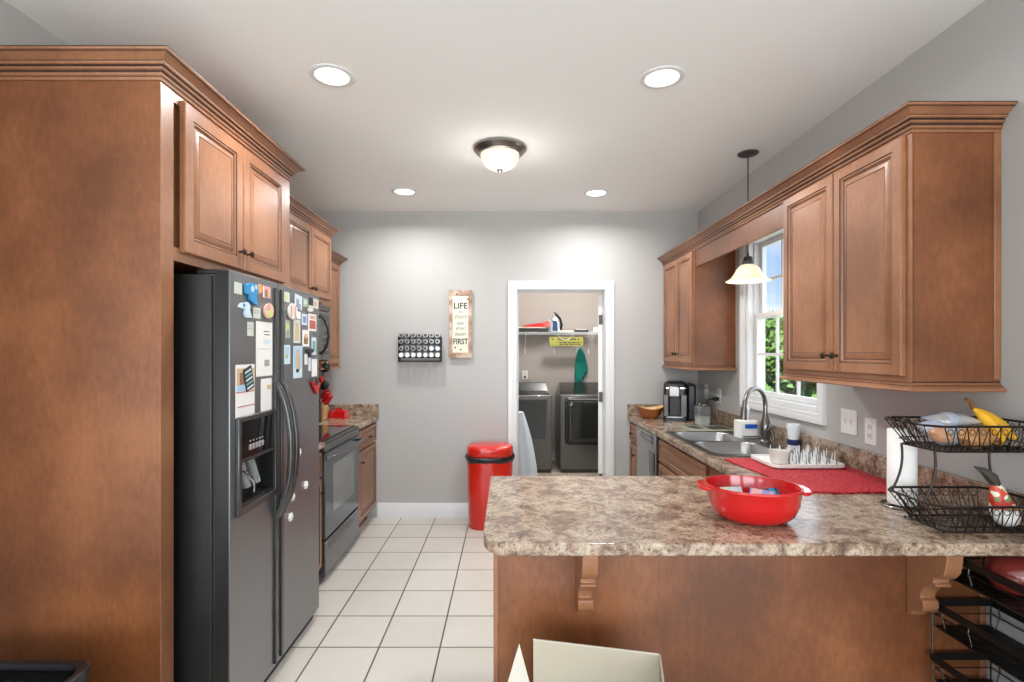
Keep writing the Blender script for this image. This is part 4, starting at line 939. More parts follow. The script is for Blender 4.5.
flat('flyer', 'tall food flyer with red lines above the ice dispenser', 'flyer', (235, 364.5, 254, 417), 'paper', [(.05, .97, .50, .93, P_+'tan'), (.2, .8, .58, .85, P_+'brown'), (.05, .5, .5, .62, P_+'sky'), (.02, .98, .47, .49, P_+'red'), (.1, .98, .20, .22, P_+'red')])
flat('magnet', 'dark green chequered card magnet stuck on the food flyer', 'magnet', (243.5, 367, 251.5, 390), P_+'coal', [(.1, .9, .80, .88, P_+'pblue'), (.1, .9, .62, .70, P_+'tealc'), (.1, .9, .44, .52, P_+'pblue'), (.1, .9, .26, .34, P_+'tealc'), (.1, .9, .08, .16, P_+'pblue')], .003, rot=.3, lift=.0035)
flat('paper_sheet', 'white sheet hanging below the long one on the freezer door', 'paper', (260.3, 378.5, 271, 411), 'paper', [(.55, .95, .66, .80, P_+'tan')])
flat('card', 'cream card at the top left of the right refrigerator door', 'card', (283, 292, 289, 302), P_+'pgreen', [(.25, .75, .3, .7, P_+'ygreen')])
flat('photo', 'tilted grey photo near the top of the right refrigerator door', 'photo', (294.3, 295, 301.7, 309), P_+'pblue', [(.2, .6, .1, .7, P_+'grey'), (.5, .8, .05, .4, P_+'lilac')], rot=-.1)
flat('card', 'small sage green card at the top of the right refrigerator door', 'card', (302.6, 298.5, 307.2, 307), P_+'sage', [(.2, .8, .3, .8, P_+'pgreen')])
flat('photo', 'dark green and white photo at the top right corner of the refrigerator', 'photo', (308, 298.5, 318, 308), P_+'pgreen', [(0, .45, .2, 1, P_+'coal'), (.5, .8, .2, .7, P_+'rose')])
blob('magnet', 'round baseball shaped magnet with red stitching', 'magnet', circ(291.2, 311.5, 4.4, 8), 'off_white', .010)
bs = [o for o in bpy.data.objects if o.get('label', '').startswith('round baseball')][0]
m = MB('print_red')
for s in (-1, 1):
    pts = [];
    for k in range(9):
        t = -1+k/4; y, z = fr(291.2+s*(1.6+1.2*t*t), 311.5+6.3*t); pts.append((FF+.0108, y, z))
    m.tube(pts, .0016, seg=5); m.build('stitching', bs); m = MB('print_red')
blob('magnet', 'small white oval magnet below the dark green photo', 'magnet', circ(309.7, 309.8, 3, 2.3), 'off_white', .006)
flat('photo', 'tall photo strip of a person in brown under the baseball magnet', 'photo', (293.2, 319.5, 299.8, 343), P_+'pgreen', [(.2, .8, .1, .6, P_+'tan'), (.3, .7, .6, .85, P_+'skin')])
flat('card', 'white card right of the baseball magnet on the refrigerator', 'card', (296.2, 311.5, 300.2, 319), 'paper')
flat('card', 'small lilac card in the middle of the right refrigerator door', 'card', (301.2, 314, 306.7, 325), P_+'pblue', [(.2, .8, .2, .8, P_+'lilac')])
flat('photo', 'red and white photo at the right edge of the refrigerator', 'photo', (307.8, 314, 316, 331), 'paper', [(.15, .9, .12, .62, P_+'red'), (.2, .85, .7, .9, P_+'rose')])
flat('photo', 'narrow grey green photo at the left of the right refrigerator door', 'photo', (284.7, 320.5, 289.3, 338), P_+'sage', [(.2, .8, .5, .8, P_+'ygreen'), (.2, .8, .1, .4, P_+'grey')])
flat('photo', 'brown and white photo below the lilac card', 'photo', (302, 330, 308.7, 346.5), 'paper', [(.2, .8, .15, .6, P_+'brown'), (.3, .7, .5, .75, P_+'skin')])
flat('card', 'pale teal card near the right edge of the refrigerator', 'card', (311.2, 337.5, 315.8, 355), P_+'pblue', [(.2, .8, .2, .8, P_+'tealc')])
flat('card', 'pale blue tall card on the left of the right refrigerator door', 'card', (283.7, 345, 289.8, 364), P_+'pblue', [(.2, .6, .3, .5, P_+'lime'), (.2, .8, .5, .9, P_+'sky')])
flat('photo', 'long blue photo of a person on the right refrigerator door', 'photo', (292.8, 346, 301.8, 378), P_+'pblue', [(.05, .95, .3, .98, P_+'sky'), (.35, .75, .25, .75, P_+'tan'), (.35, .65, .75, .88, P_+'skin'), (.3, .6, .18, .28, P_+'coal')])
blob('clip', 'black clip magnet between the two small white notes', 'clip', [(305.8, 348.8), (312, 349), (312, 352.5), (310, 353), (310, 357), (307.5, 357), (307.5, 352.5), (305.8, 352)], 'black_plastic', .010)
flat('note', 'tiny white note left below the black clip', 'note', (304.2, 354, 307.2, 364.5), 'paper')
flat('note', 'thin pale blue note hanging under the black clip', 'note', (308.0, 358, 310.6, 371), P_+'pblue')
flat('note', 'white note at the lower right of the photo group on the refrigerator', 'note', (311.4, 359, 316.6, 376.5), 'paper')
for (px, py), lb in zip([(297.6, 452.5), (304.6, 485), (291.2, 497), (289.3, 517)], ['topmost', 'second from the top', 'third from the top', 'lowest']):
    y, z = fr(px, py); root = thing('flower_magnet', f'white flower shaped magnet on the right refrigerator door, {lb}', 'magnet', (FF, y, z), 'white flower magnets')
    m = MB('white_plastic', FM); pts = []
    for k in range(40): a = 2*PI*k/40; r = .018*(1+.16*math.cos(6*a)); pts.append((y+r*math.cos(a), z+r*math.sin(a)))
    m.plate(pts, .001, .012); m.build('petals', root, bevel=.003)
    m = MB('off_white', FM @ Matrix.Translation((y, z, .012))); m.lathe([(.008, 0), (.007, .004), (.003, .006)], seg=12); m.build('centre', root)
root = thing('bag_clip', 'red triangular clip at the right edge of the refrigerator, lowest right', 'clip', (FF, 2.65, 1.43))
P = [fr(px, py) for px, py in ((309.5, 381.5), (318.5, 382.5), (315, 394))]
m = MB('red_plastic', FM); m.plate(P, .001, .014); m.build('clip_body', root, bevel=.003)
P = [fr(px, py) for px, py in ((312.5, 378), (315.5, 378), (315.8, 385), (312.2, 385))]
m = MB('black_plastic', FM); m.plate(P, .014, .020); m.build('clip_grip', root, bevel=.002)

# ============================================================ LEFT COUNTER THINGS
root = thing('butter_dish', 'red butter dish with a lid on the short far left worktop', 'butter dish', (-1.46, 4.40, .914))
cx, cy = -1.462, 4.46
m = MB('red_enamel'); m.plate([(x, y) for x, y in rrect(cx-.090, cx+.090, cy-.05, cy+.05, .02)], .9145, .925); m.build('tray', root, bevel=.003)
m = MB('red_enamel'); m.rings([[(cx+(x-cx)*s, cy+(y-cy)*s, z) for x, y in rrect(cx-.080, cx+.080, cy-.042, cy+.042, .02)] for s, z in ((1, .925), (.98, .96), (.9, .978), (.7, .983))]); m.build('lid', root)
m = MB('red_enamel'); m.rings([[(cx-.035, cy-.01, .982), (cx+.035, cy-.01, .982), (cx+.035, cy+.01, .982), (cx-.035, cy+.01, .982)], [(cx-.025, cy-.01, .996), (cx+.02, cy-.01, .996), (cx+.02, cy+.01, .996), (cx-.025, cy+.01, .996)]]); m.build('lid_knob', root, bevel=.004)
# knife block leaning towards the camera
kx, ky = -1.600, 4.36
root = thing('knife_block', 'light wooden knife block beside the utensil crock', 'knife block', (kx, ky, .914))
M = Matrix.Translation((kx, ky, .914)) @ Matrix.Rotation(math.radians(0), 4, 'Z')
Mx = M @ Matrix(((0, 0, 1, 0), (0, -1, 0, 0), (0, 0, 0, 0), (0, 0, 0, 1)))
m = MB('block_wood'); pr = [(-.09, 0), (.055, 0), (.080, .10), (-.02, .20), (-.09, .12)]      # (x reach, z)
R = [[(kx+a*.62+.02, y, .914+b*.95) for a, b in pr] for y in (ky-.05, ky+.05)]; m.rings(R); m.build('block', root, bevel=.003)
k = 0
for i in range(3):
    for j in range(3):
        t = .25+.28*i; px0 = kx+.02+.62*(.080+(-.10)*t); pz0 = .914+.95*(.10+.10*t); y = ky-.034+.034*j
        d = Vector((.62, -.10, .95)).normalized(); p = Vector((px0, y, pz0))
        root = thing('kitchen_knife', f"red handled knife in the block, {['lowest','middle','highest'][i]} row, {['near','middle','far'][j]} slot", 'knife', p, 'red handled knives')
        m = MB('chrome'); m.tube([p-d*.045, p+d*.012], .0035, seg=6); m.build('blade', root)
        m = MB('red_plastic'); m.tube([p+d*.010, p+d*.03, p+d*.075, p+d*.095], [.009, .011, .0105, .012], seg=8); m.build('handle', root)
ux, uy = -1.580, 4.20
root = thing('utensil_crock', 'dark round crock of cooking utensils, mostly hidden behind the refrigerator', 'crock', (ux, uy, .914))
m = MB('dark_grey'); m.lathe([(.055, 0), (.060, .01), (.060, .15), (.064, .16), (.058, .16), (.054, .012)], (ux, uy, .9145), 24, cap1=False); m.lathe([(.054, .012), (.002, .012)], (ux, uy, .9145), 24); m.build('crock_body', root)
def utensil(lb, tip, rr, mt, flatk=.35, name='ladle'):
    r_ = thing(name, lb, 'utensil', (ux, uy, .93)); b_ = Vector((ux, uy, .935)); t = Vector(tip)
    d = (t-b_).normalized(); m = MB(mt); m.tube([b_, b_+(t-b_)*.5, t-d*rr*.7], [.005, .006, .005], seg=8); m.build('handle', r_)
    m = MB(mt); m.sphere(t, rr, sc=(1, .6, 1.1)) ; m.build('head', r_)
utensil('black ladle with a round bowl sticking up beside the microwave', (-1.485, 4.17, 1.365), .045, 'black_plastic')
utensil('black slotted spoon leaning right above the knives', (-1.500, 4.20, 1.215), .042, 'black_plastic', name='spoon')
utensil('slim black spatula standing highest in the crock', (-1.555, 4.23, 1.50), .020, 'black_plastic', name='spatula')
utensil('red silicone spoon leaning in the crock between the black ones', (-1.500, 4.13, 1.26), .024, 'red_plastic', name='spoon')

# ============================================================ RIGHT COUNTER THINGS
ZT = .914
def ct(px, py, z=ZT): Y = FPX*(EYE-z)/(py-CY); return ((px-CX)*Y/FPX, Y)
# wooden bowl
bx, by = 1.215, 4.42
root = thing('wooden_bowl', 'small brown wooden bowl in the far corner beside the coffee maker', 'bowl', (bx, by, ZT))
def bowl_rings(s0): return None
m = MB('bowl_wood'); R = []; R2 = []
for r, z in ((.050, 0), (.070, .012), (.095, .045), (.115, .075)):
    R.append([(bx+r*1.12*math.cos(2*PI*k/32), by+r*.8*math.sin(2*PI*k/32), ZT+.001+z*1.12+(.032*(r/.115)**3*(abs(math.cos(2*PI*k/32))**2))) for k in range(32)])
m.rings(R, None, True, False); m.build('bowl_body', root)
m = MB('bowl_inside'); R = []
for r, z in ((.115, .075), (.109, .074), (.090, .045), (.060, .018), (.01, .012)):
    R.append([(bx+r*1.12*math.cos(2*PI*k/32), by+r*.8*math.sin(2*PI*k/32), ZT+.001+z*1.12+(.032*(r/.115)**3*(abs(math.cos(2*PI*k/32))**2))) for k in range(32)])
m.rings(R, None, False, True); m.build('bowl_inside', root)
# coffee maker: faces the camera, slightly left
kx, ky = 1.435, 4.365; MK = Matrix.Translation((kx, ky, ZT)) @ Matrix.Rotation(math.radians(-17), 4, 'Z')
root = thing('coffee_maker', 'black and silver single serve coffee maker in the far right corner', 'coffee maker', (kx, ky, ZT))
def rr_(x0, x1, y0, y1, r, z): return [(x, y, z) for x, y in rrect(x0, x1, y0, y1, r)]
m = MB('black_plastic', MK); m.rings([rr_(-.115, .075, -.15, .15, .02, .001), rr_(-.115, .075, -.15, .15, .02, .030)]); m.build('base', root)
m = MB('steel', MK); m.rings([rr_(-.100, .055, -.147, -.03, .02, .030), rr_(-.100, .055, -.147, -.03, .02, .036)]); m.build('drip_tray', root)
m = MB('black_plastic', MK); m.box(.078, .142, -.10, .15, .001, .300); m.build('water_tank', root, bevel=.015)
m = MB('steel_dark', MK); m.box(-.115, .075, .0, .15, .028, .22); m.mat = 'black_plastic'; m.box(-.070, .028, -.022, -.001, .03, .22); m.mat = 'steel_dark'; m.box(-.115, -.070, -.115, -.001, .03, .22); m.box(.020, .075, -.115, -.001, .03, .22); m.build('housing', root, bevel=.008)
m = MB('black_plastic', MK); m.rings([rr_(-.115, .075, -.13, .15, .03, .215), rr_(-.115, .075, -.13, .15, .03, .27), rr_(-.108, .070, -.12, .145, .03, .305), rr_(-.08, .05, -.08, .12, .03, .320)]); m.build('head', root)
m = MB('nickel', MK); m.box(-.075, .020, -.142, -.06, .195, .290); m.build('brew_head', root, bevel=.012)
m = MB('chrome', MK); m.rings([rr_(-.117, .077, -.133, .10, .03, .266), rr_(-.117, .077, -.133, .10, .03, .276)]); m.build('chrome_band', root)
# black cord from the outlet to the coffee maker
m = MB('black_plastic'); m.box(1.655, 1.697, 4.140, 4.170, 1.09, 1.12); m.build('plug', root, bevel=.004)
m = MB('black_plastic'); m.tube([(1.66, 4.155, 1.105), (1.62, 4.16, 1.10), (1.605, 4.17, 1.07), (1.625, 4.18, 1.0), (1.63, 4.2, .93), (1.63, 4.34, .921), (1.60, 4.42, .925)], .005, seg=8); m.build('cable', root)
# clear tub of sweetener
tx, ty = 1.520, 4.03
root = thing('sugar_tub', 'clear plastic tub half filled with white sugar in front of the coffee maker', 'tub', (tx, ty, ZT))
def sq(s, z, c=(tx, ty)): return [(c[0]+(x-c[0])*s, c[1]+(y-c[1])*s, z) for x, y in rrect(c[0]-.055, c[0]+.055, c[1]-.05, c[1]+.05, .015)]
m = MB('bin_plastic'); m.rings([sq(.86, ZT+.001), sq(1.0, ZT+.145)], None, True, False); m.build('tub_body', root)
m = MB('white_plastic'); m.rings([sq(.84, ZT+.004), sq(.90, ZT+.060)]); m.build('sugar', root)
m = MB('print_grey'); m.rings([sq(.92, ZT+.061), sq(.985, ZT+.140)]); m.build('packets', root)
m = MB('nickel')
for a, b in ((-.02, .01), (.0, -.02), (.025, .0)): m.sphere((tx+a, ty+b, ZT+.152), .014, seg=10, rings=6)
m.build('foil_packets', root)
# glass chopping board, flat
root = thing('cutting_board', 'flat grey green glass cutting board on the worktop behind the sink', 'cutting board', (1.4, 3.85, ZT))
q = [ct(683, 425.3), ct(712, 424.2), ct(737, 432), ct(697, 433.5)]
q = [(1.290, 3.95), (1.65, 3.95), (1.665, 3.70), (1.315, 3.69)]
m = MB('green_card'); m.plate(q, ZT+.001, ZT+.007); bd = m.build('board', root, bevel=.002)
m = MB('dark_grey'); m.plate([(1.34, 3.92), (1.44, 3.92), (1.45, 3.80), (1.38, 3.74)], ZT+.007, ZT+.0075); m.plate([(1.47, 3.91), (1.62, 3.90), (1.63, 3.75), (1.48, 3.74)], ZT+.007, ZT+.0075); m.build('dark_pattern', bd)
# soap bottle and carton by the faucet
root = thing('soap_caddy', 'white box with a blue and white label between faucet and sink edge', 'box', (1.56, 3.40, ZT))
m = MB('white_plastic'); m.rings([[(a, b, z) for a, b in rrect(1.505, 1.640, 3.36, 3.45, .018)] for z in (.921, .930, 1.025, 1.033)]); m.build('box_body', root, bevel=.003)
m = MB('blue_plastic'); m.box(1.545, 1.625, 3.3565, 3.3598, .985, 1.012); m.build('label_band', root)
m = MB('navy'); m.box(1.53, 1.63, 3.3565, 3.3598, .930, .936); m.build('base_stripe', root)
m = MB('lid_white'); m.tube([(1.565, 3.42, 1.03), (1.575, 3.42, 1.10), (1.59, 3.415, 1.13)], [.024, .026, .018], seg=12); m.build('pump_bottle', root)
# blue and white beaker
bx, by = 1.60, 2.93; root = thing('plastic_tumbler', 'clear white tumbler with a blue base between the drying rack and the window', 'tumbler', (1.628, 2.966, .9195))
bx, by = 1.643, 2.966
m = MB('lid_white'); m.lathe([(.030, 0), (.031, .004), (.032, .030)], (bx, by, .920), 24); m.mat = 'navy'; m.lathe([(.033, .030), (.035, .034), (.035, .058), (.031, .062)], (bx, by, .920), 24); m.build('base', root)
m = MB('lid_white'); m.lathe([(.028, .060), (.028, .066), (.035, .125), (.037, .140), (.034, .150), (.030, .150), (.028, .066)], (bx, by, .920), 24, cap0=False, cap1=True); m.build('cup', root)
# red woven drying mat
root = thing('drying_mat', 'large red woven drying mat on the worktop in front of the sink', 'mat', (1.4, 2.4, ZT))
def bez(p, n=6): return p
A = [ct(727, 459.5), ct(790, 455)]
mat = [(1.150, 2.715), (1.640, 2.60), (1.672, 2.02), (1.150, 2.09)]
m = MB('red_mat'); m.plate([(1.140, 2.720), (1.30, 2.730), (1.50, 2.735), (1.665, 2.735), (1.668, 2.40), (1.655, 2.075), (1.50, 2.068), (1.30, 2.065), (1.195, 2.085), (1.17, 2.40)], ZT+.001, ZT+.009)
m.build('mat_body', root, bevel=.003)
# white bottle drying rack with pegs, standing on the mat
dx0, dx1, dy0, dy1 = 1.265, 1.620, 2.455, 2.715; zt = ZT+.009
root = thing('bottle_drying_rack', 'white countertop drying rack with rows of thin pegs on the red mat', 'drying rack', (1.4, 2.52, zt))
m = MB('white_plastic'); R = [rr_(dx0+.01, dx1-.01, dy0+.01, dy1-.01, .03, zt+.0005), rr_(dx0, dx1, dy0, dy1, .035, zt+.008), rr_(dx0, dx1, dy0, dy1, .035, zt+.022), rr_(dx0+.01, dx1-.01, dy0+.01, dy1-.01, .03, zt+.022), rr_(dx0+.014, dx1-.014, dy0+.014, dy1-.014, .03, zt+.014)]
m.rings(R); tr = m.build('tray', root)
random.seed(2)
for i in range(10):
    for j in range(7):
        x = dx0+.100+i*.0245+(j%2)*.010; y = dy0+.03+j*.033
        h = .062 if (i+j) % 2 == 0 else .050
        m = MB('clear_plastic' if (i+j) % 2 else 'lid_white'); m.tube([(x, y, zt+.014), (x, y, zt+.014+h*.5), (x+random.uniform(-.003, .003), y, zt+.014+h)], [.0032, .0022, .0018], seg=6); m.build('peg', root)
cxx, cyy = 1.330, 2.530; root = thing('white_bowl', 'small white plastic bowl standing at the left of the drying rack', 'bowl', (cxx, cyy, zt+.014))
m = MB('off_white'); m.lathe([(.032, 0), (.036, .004), (.044, .058), (.046, .062), (.043, .062), (.034, .008), (.004, .006)], (cxx, cyy, zt+.0148), 28, sx=1.05); m.build('bowl_body', root)
# red casserole with two handles
bx, by = .836, 1.765
root = thing('red_bowl', 'oval red casserole bowl with two side handles on the peninsula', 'bowl', (bx, by, ZT))
MR = Matrix.Translation((bx, by, 0)) @ Matrix.Rotation(math.radians(-12), 4, 'Z')
def ov(a, b, z, n=48, e=2.2): return oval(0, 0, a, b, z, n, e)
m = MB('red_enamel', MR)
m.rings([ov(.090, .080, ZT+.001), ov(.104, .092, ZT+.004), ov(.130, .113, ZT+.026), ov(.145, .126, ZT+.062), ov(.150, .131, ZT+.106), ov(.154, .135, ZT+.110), ov(.154, .135, ZT+.116), ov(.147, .128, ZT+.117),
         ov(.144, .125, ZT+.104), ov(.138, .118, ZT+.062), ov(.122, .105, ZT+.030), ov(.098, .085, ZT+.010), ov(.01, .01, ZT+.008)]); m.build('bowl_body', root)
for s in (-1, 1):
    m = MB('red_enamel', MR); o = [(s*.143, -.062), (s*.160, -.055), (s*.176, -.038), (s*.182, 0), (s*.176, .038), (s*.160, .055), (s*.143, .062)]
    m.plate(o, ZT+.099, ZT+.111); m.build('handle', root, bevel=.005, seg=3)
for (ax, ay, rz, c1, c2), lb in zip([(-.050, .015, .3, 'print_pgreen', 'print_pblue'), (.035, .0, -.5, 'print_rose', 'print_lilac'), (.080, .022, .5, 'print_coal', 'print_blue')],
        ['pale green and white candy packet in the red bowl, leftmost', 'pink and lilac candy packet in the middle of the red bowl', 'dark blue candy packet in the red bowl, rightmost']):
    M = MR @ Matrix.Translation((ax, ay+.03, ZT+.052)) @ Matrix.Rotation(rz, 4, 'Z') @ Matrix.Rotation(1.0, 4, 'X')
    m = MB(c1, M); R = []
    for u, h in ((-.040, .001), (-.034, .001), (-.026, .010), (0, .015), (.026, .010), (.034, .001), (.040, .001)): R.append([(u, -.042, 0), (u, 0, -h*.6), (u, .042, 0), (u, 0, h)])
    m.rings(R, [c2, c1, c1, c2, c1, c2, c2, c2]); root = thing('candy_packet', lb, 'packet', MR @ Vector((ax, ay, ZT+.02)), 'candy packets in the red bowl'); m.build('wrapper', root)

# paper towel on its holder
tx, ty = 1.452, 1.900
root = thing('paper_towel_roll', 'upright white paper towel roll', 'paper towel', (tx, ty, ZT)); root['label'] = 'upright white paper towel roll on its wire holder behind the basket'
m = MB('paper_towel'); m.lathe([(.044, .012), (.0455, .016), (.0455, .280), (.043, .284), (.020, .284), (.020, .27)], (tx, ty, ZT), 40); m.build('roll', root)
root = thing('paper_towel_holder', 'silver wire paper towel holder with a looped top under the white roll', 'paper towel holder', (tx, ty, ZT))
m = MB('nickel'); ring = [(tx+.065*math.cos(2*PI*k/28), ty+.065*math.sin(2*PI*k/28), ZT+.005) for k in range(28)]; m.tube(ring, .004, closed=True); m.tube([(tx-.065, ty, ZT+.005), (tx+.065, ty, ZT+.005)], .004); m.build('base_ring', root)
m = MB('nickel'); m.tube([(tx, ty, ZT+.27), (tx, ty, ZT+.30), (tx-.02, ty, ZT+.315), (tx, ty, ZT+.325), (tx+.02, ty, ZT+.315), (tx, ty, ZT+.30)], .004); m.build('top_loop', root)

# two tier wire basket
root = thing('tiered_basket', 'two tier brown wire basket standing on the peninsula against the wall', 'basket', (1.5, 1.68, ZT))
def octo(x0, x1, y0, y1, c, z): return [(x0+c, y0, z), (x1-c, y0, z), (x1, y0+c, z), (x1, y1-c, z), (x1-c, y1, z), (x0+c, y1, z), (x0, y1-c, z), (x0, y0+c, z)]
def wire_basket(x0, x1, y0, y1, zb, zr, fl, scroll=True):
    bs_, rm = octo(x0, x1, y0, y1, .02, zb), octo(x0-fl, x1+.022, y0-.035, y1+.03, .035, zr)
    m = MB('wire_bronze'); m.tube(rm, .0042, seg=6, closed=True); m.build('rim', root)
    m = MB('wire_bronze'); m.tube(bs_, .0035, seg=6, closed=True); m.tube([(p[0], p[1], zb+.018) for p in octo(x0-.008, x1+.008, y0-.006, y1+.006, .02, zb)], .0022, seg=5, closed=True)
    n = int((x1-x0)/.018)
    for k in range(1, n): x = x0+k*(x1-x0)/n; m.tube([(x, y0, zb), (x, y1, zb)], .0014, seg=4)
    for k in range(1, 9): y = y0+k*(y1-y0)/9; m.tube([(x0, y, zb), (x1, y, zb)], .0014, seg=4)
    m.build('bottom_grid', root)
    m = MB('wire_bronze')
    def side(a0, a1, b0, b1, n):
        for k in range(n):
            t, u = (k+.5)/n, (k+1)/n; tt = k/n
            P0 = Vector(a0).lerp(Vector(a1), t); Q0 = Vector(b0).lerp(Vector(b1), tt); Q1 = Vector(b0).lerp(Vector(b1), u)
            m.tube([P0, Q0], .0018, seg=4); m.tube([P0, Q1], .0018, seg=4)
            c = Q0.lerp(Q1, .5)+(P0-(Q0+Q1)/2)*.22; e = (Q1-Q0).normalized(); up = (Vector((0, 0, 1)))
            m.tube([c+e*.0085*math.cos(w)+up*.0085*math.sin(w) for w in [2*PI*q/10 for q in range(10)]], .0014, seg=4, closed=True)
    side(bs_[0], bs_[1], rm[0], rm[1], 9); side(bs_[4], bs_[5], rm[4], rm[5], 9); side(bs_[6], bs_[7], rm[6], rm[7], 4); side(bs_[2], bs_[3], rm[2], rm[3], 4)
    m.build('side_wires', root)
wire_basket(1.362, 1.655, 1.605, 1.775, .922, 1.010, .055)
wire_basket(1.345, 1.655, 1.605, 1.775, 1.172, 1.255, .050)
for x in (1.362, 1.62):
    for y in (1.612, 1.768):
        m = MB('wire_bronze'); m.sphere((x, y, .9185), .0045, seg=10, rings=6); m.build('foot', root)
for x0_, y in ((1.345, 1.625), (1.345, 1.762), (1.648, 1.625), (1.648, 1.762)):
    s = -1 if x0_ < 1.5 else 1
    m = MB('wire_bronze'); m.tube([(x0_+s*(.0+(.032 if s < 0 else .022)*t**2.2-.006*math.sin(PI*t)), y, 1.172-.160*t) for t in [k/10 for k in range(11)]], .0038, seg=6); m.build('post', root)
m = MB('wire_bronze'); m.tube([(1.297, 1.66, 1.255), (1.285, 1.66, 1.262), (1.276, 1.66, 1.270)], .0045); m.build('handle', root); m = MB('wire_bronze'); m.tube([(1.297, 1.72, 1.255), (1.285, 1.72, 1.262), (1.276, 1.72, 1.270)], .0045); m.build('handle', root)
# in the top basket
def pillow(name, lb, cat, c, w_, d_, h_, rz, tilt, mt, mt2, seed, grp=None):
    random.seed(seed); M = Matrix.Translation(c) @ Matrix.Rotation(rz, 4, 'Z') @ Matrix.Rotation(tilt, 4, 'X'); root = thing(name, lb, cat, c, grp)
    m = MB(mt, M); R = []
    for u, k in ((-1, .05), (-.93, .06), (-.8, .5), (-.4, .95), (0, 1), (.4, .93), (.8, .5), (.93, .06), (1, .05)):
        R.append([(u*w_/2, math.cos(2*PI*j/16)*d_/2*(.8+.2*k), math.sin(2*PI*j/16)*h_/2*k*(1+random.uniform(-.15, .15))) for j in range(16)])
    m.rings(R, [mt2, mt, mt, mt2, mt, mt, mt, mt2, mt2]); m.build('wrapper', root, smooth=60); return root
ztb = 1.176
pillow('snack_bag', 'blue and silver crinkled snack bag at the left in the top basket', 'snack bag', (1.425, 1.69, ztb+.045), .13, .10, .07, .2, .5, 'foil_blue', 'foil_silver', 1)
pillow('snack_bag', 'silver and grey snack bag lying highest in the top basket', 'snack bag', (1.475, 1.715, ztb+.082), .15, .09, .045, -.1, .1, 'foil_silver', 'foil_blue', 2)
pillow('snack_bag', 'small orange wrapped snack at the left end of the top basket', 'snack bag', (1.382, 1.650, ztb+.040), .05, .06, .045, 1.2, .4, 'foil_orange', 'foil_orange', 3)
pillow('bread_bag', 'golden brown bread roll in a clear bag in the top basket', 'bread', (1.487, 1.645, ztb+.034), .115, .075, .068, .1, .0, 'bread', 'bread', 4)
stem = Vector((1.535, 1.70, ztb+.120))
for k, (a, e, lb) in enumerate([((1.560, 1.655, ztb+.075), (1.575, 1.637, ztb+.022), 'yellow banana with brown spots hanging at the left of the bunch'),
                     ((1.585, 1.675, ztb+.080), (1.622, 1.645, ztb+.028), 'yellow banana in the middle of the bunch in the top basket'),
                     ((1.600, 1.700, ztb+.085), (1.655, 1.690, ztb+.040), 'yellow banana at the right of the bunch in the top basket')]):
    root = thing('banana', lb, 'banana', e, 'bananas in the top basket'); a, e = Vector(a), Vector(e)
    pts = []; rs = []
    for i in range(11):
        t = i/10; p = stem*(1-t)**2+a*1.0*2*t*(1-t)+e*t*t; pts.append(p); rs.append([.006, .009, .014, .017, .019, .0195, .019, .018, .016, .011, .004][i])
    m = MB('banana'); m.tube(pts, rs, seg=8); m.build('fruit', root, smooth=60)
    m = MB('banana_brown'); m.tube([e, e+(e-a).normalized()*.006], [.006, .004], seg=8); m.build('tip', root)
    if k == 0:
        m = MB('banana_brown'); m.tube([stem, stem+Vector((-.008, 0, .02)), stem+Vector((-.025, .0, .032))], [.007, .006, .007], seg=8); m.build('stem', root)
pillow('snack_bag', 'brown and yellow wrapped bar below the bananas in the top basket', 'snack bag', (1.560, 1.650, ztb+.022), .07, .04, .035, .6, .3, 'banana_brown', 'banana', 6)
# patterned bag in the lower basket
root = thing('gift_bag', 'red, white and green patterned bag with a dark pointed twist in the lower basket', 'bag', (1.56, 1.66, .925))
bx, by = 1.575, 1.64
def gb(rows, mt, nm, **kw):
    m = MB(mt); R = []
    for z, w_, d_, dx_ in rows: R.append([(bx+dx_+w_*math.cos(2*PI*k/14)*(1+.12*math.sin(3*k+z*60)), by+d_*math.sin(2*PI*k/14), z+.003*math.sin(k*2.3)) for k in range(14)])
    m.rings(R); m.build(nm, root, smooth=60)
gb([(.930, .010, .018, .012), (.940, .028, .026, .012), (.962, .040, .030, .008), (.985, .036, .028, .002)], 'paper', 'bag_bottom')
gb([(.985, .036, .028, .002), (1.002, .034, .026, -.004), (1.020, .030, .023, -.010), (1.040, .024, .018, -.016), (1.058, .017, .013, -.022), (1.072, .010, .009, -.028)], 'flower_print', 'bag_print')
m = MB('leaf_dark'); m.tube([(bx-.022, by, 1.06), (bx-.038, by, 1.085), (bx-.062, by, 1.105), (bx-.092, by, 1.118)], [.013, .018, .011, .002], seg=8); m.build('twist', root)

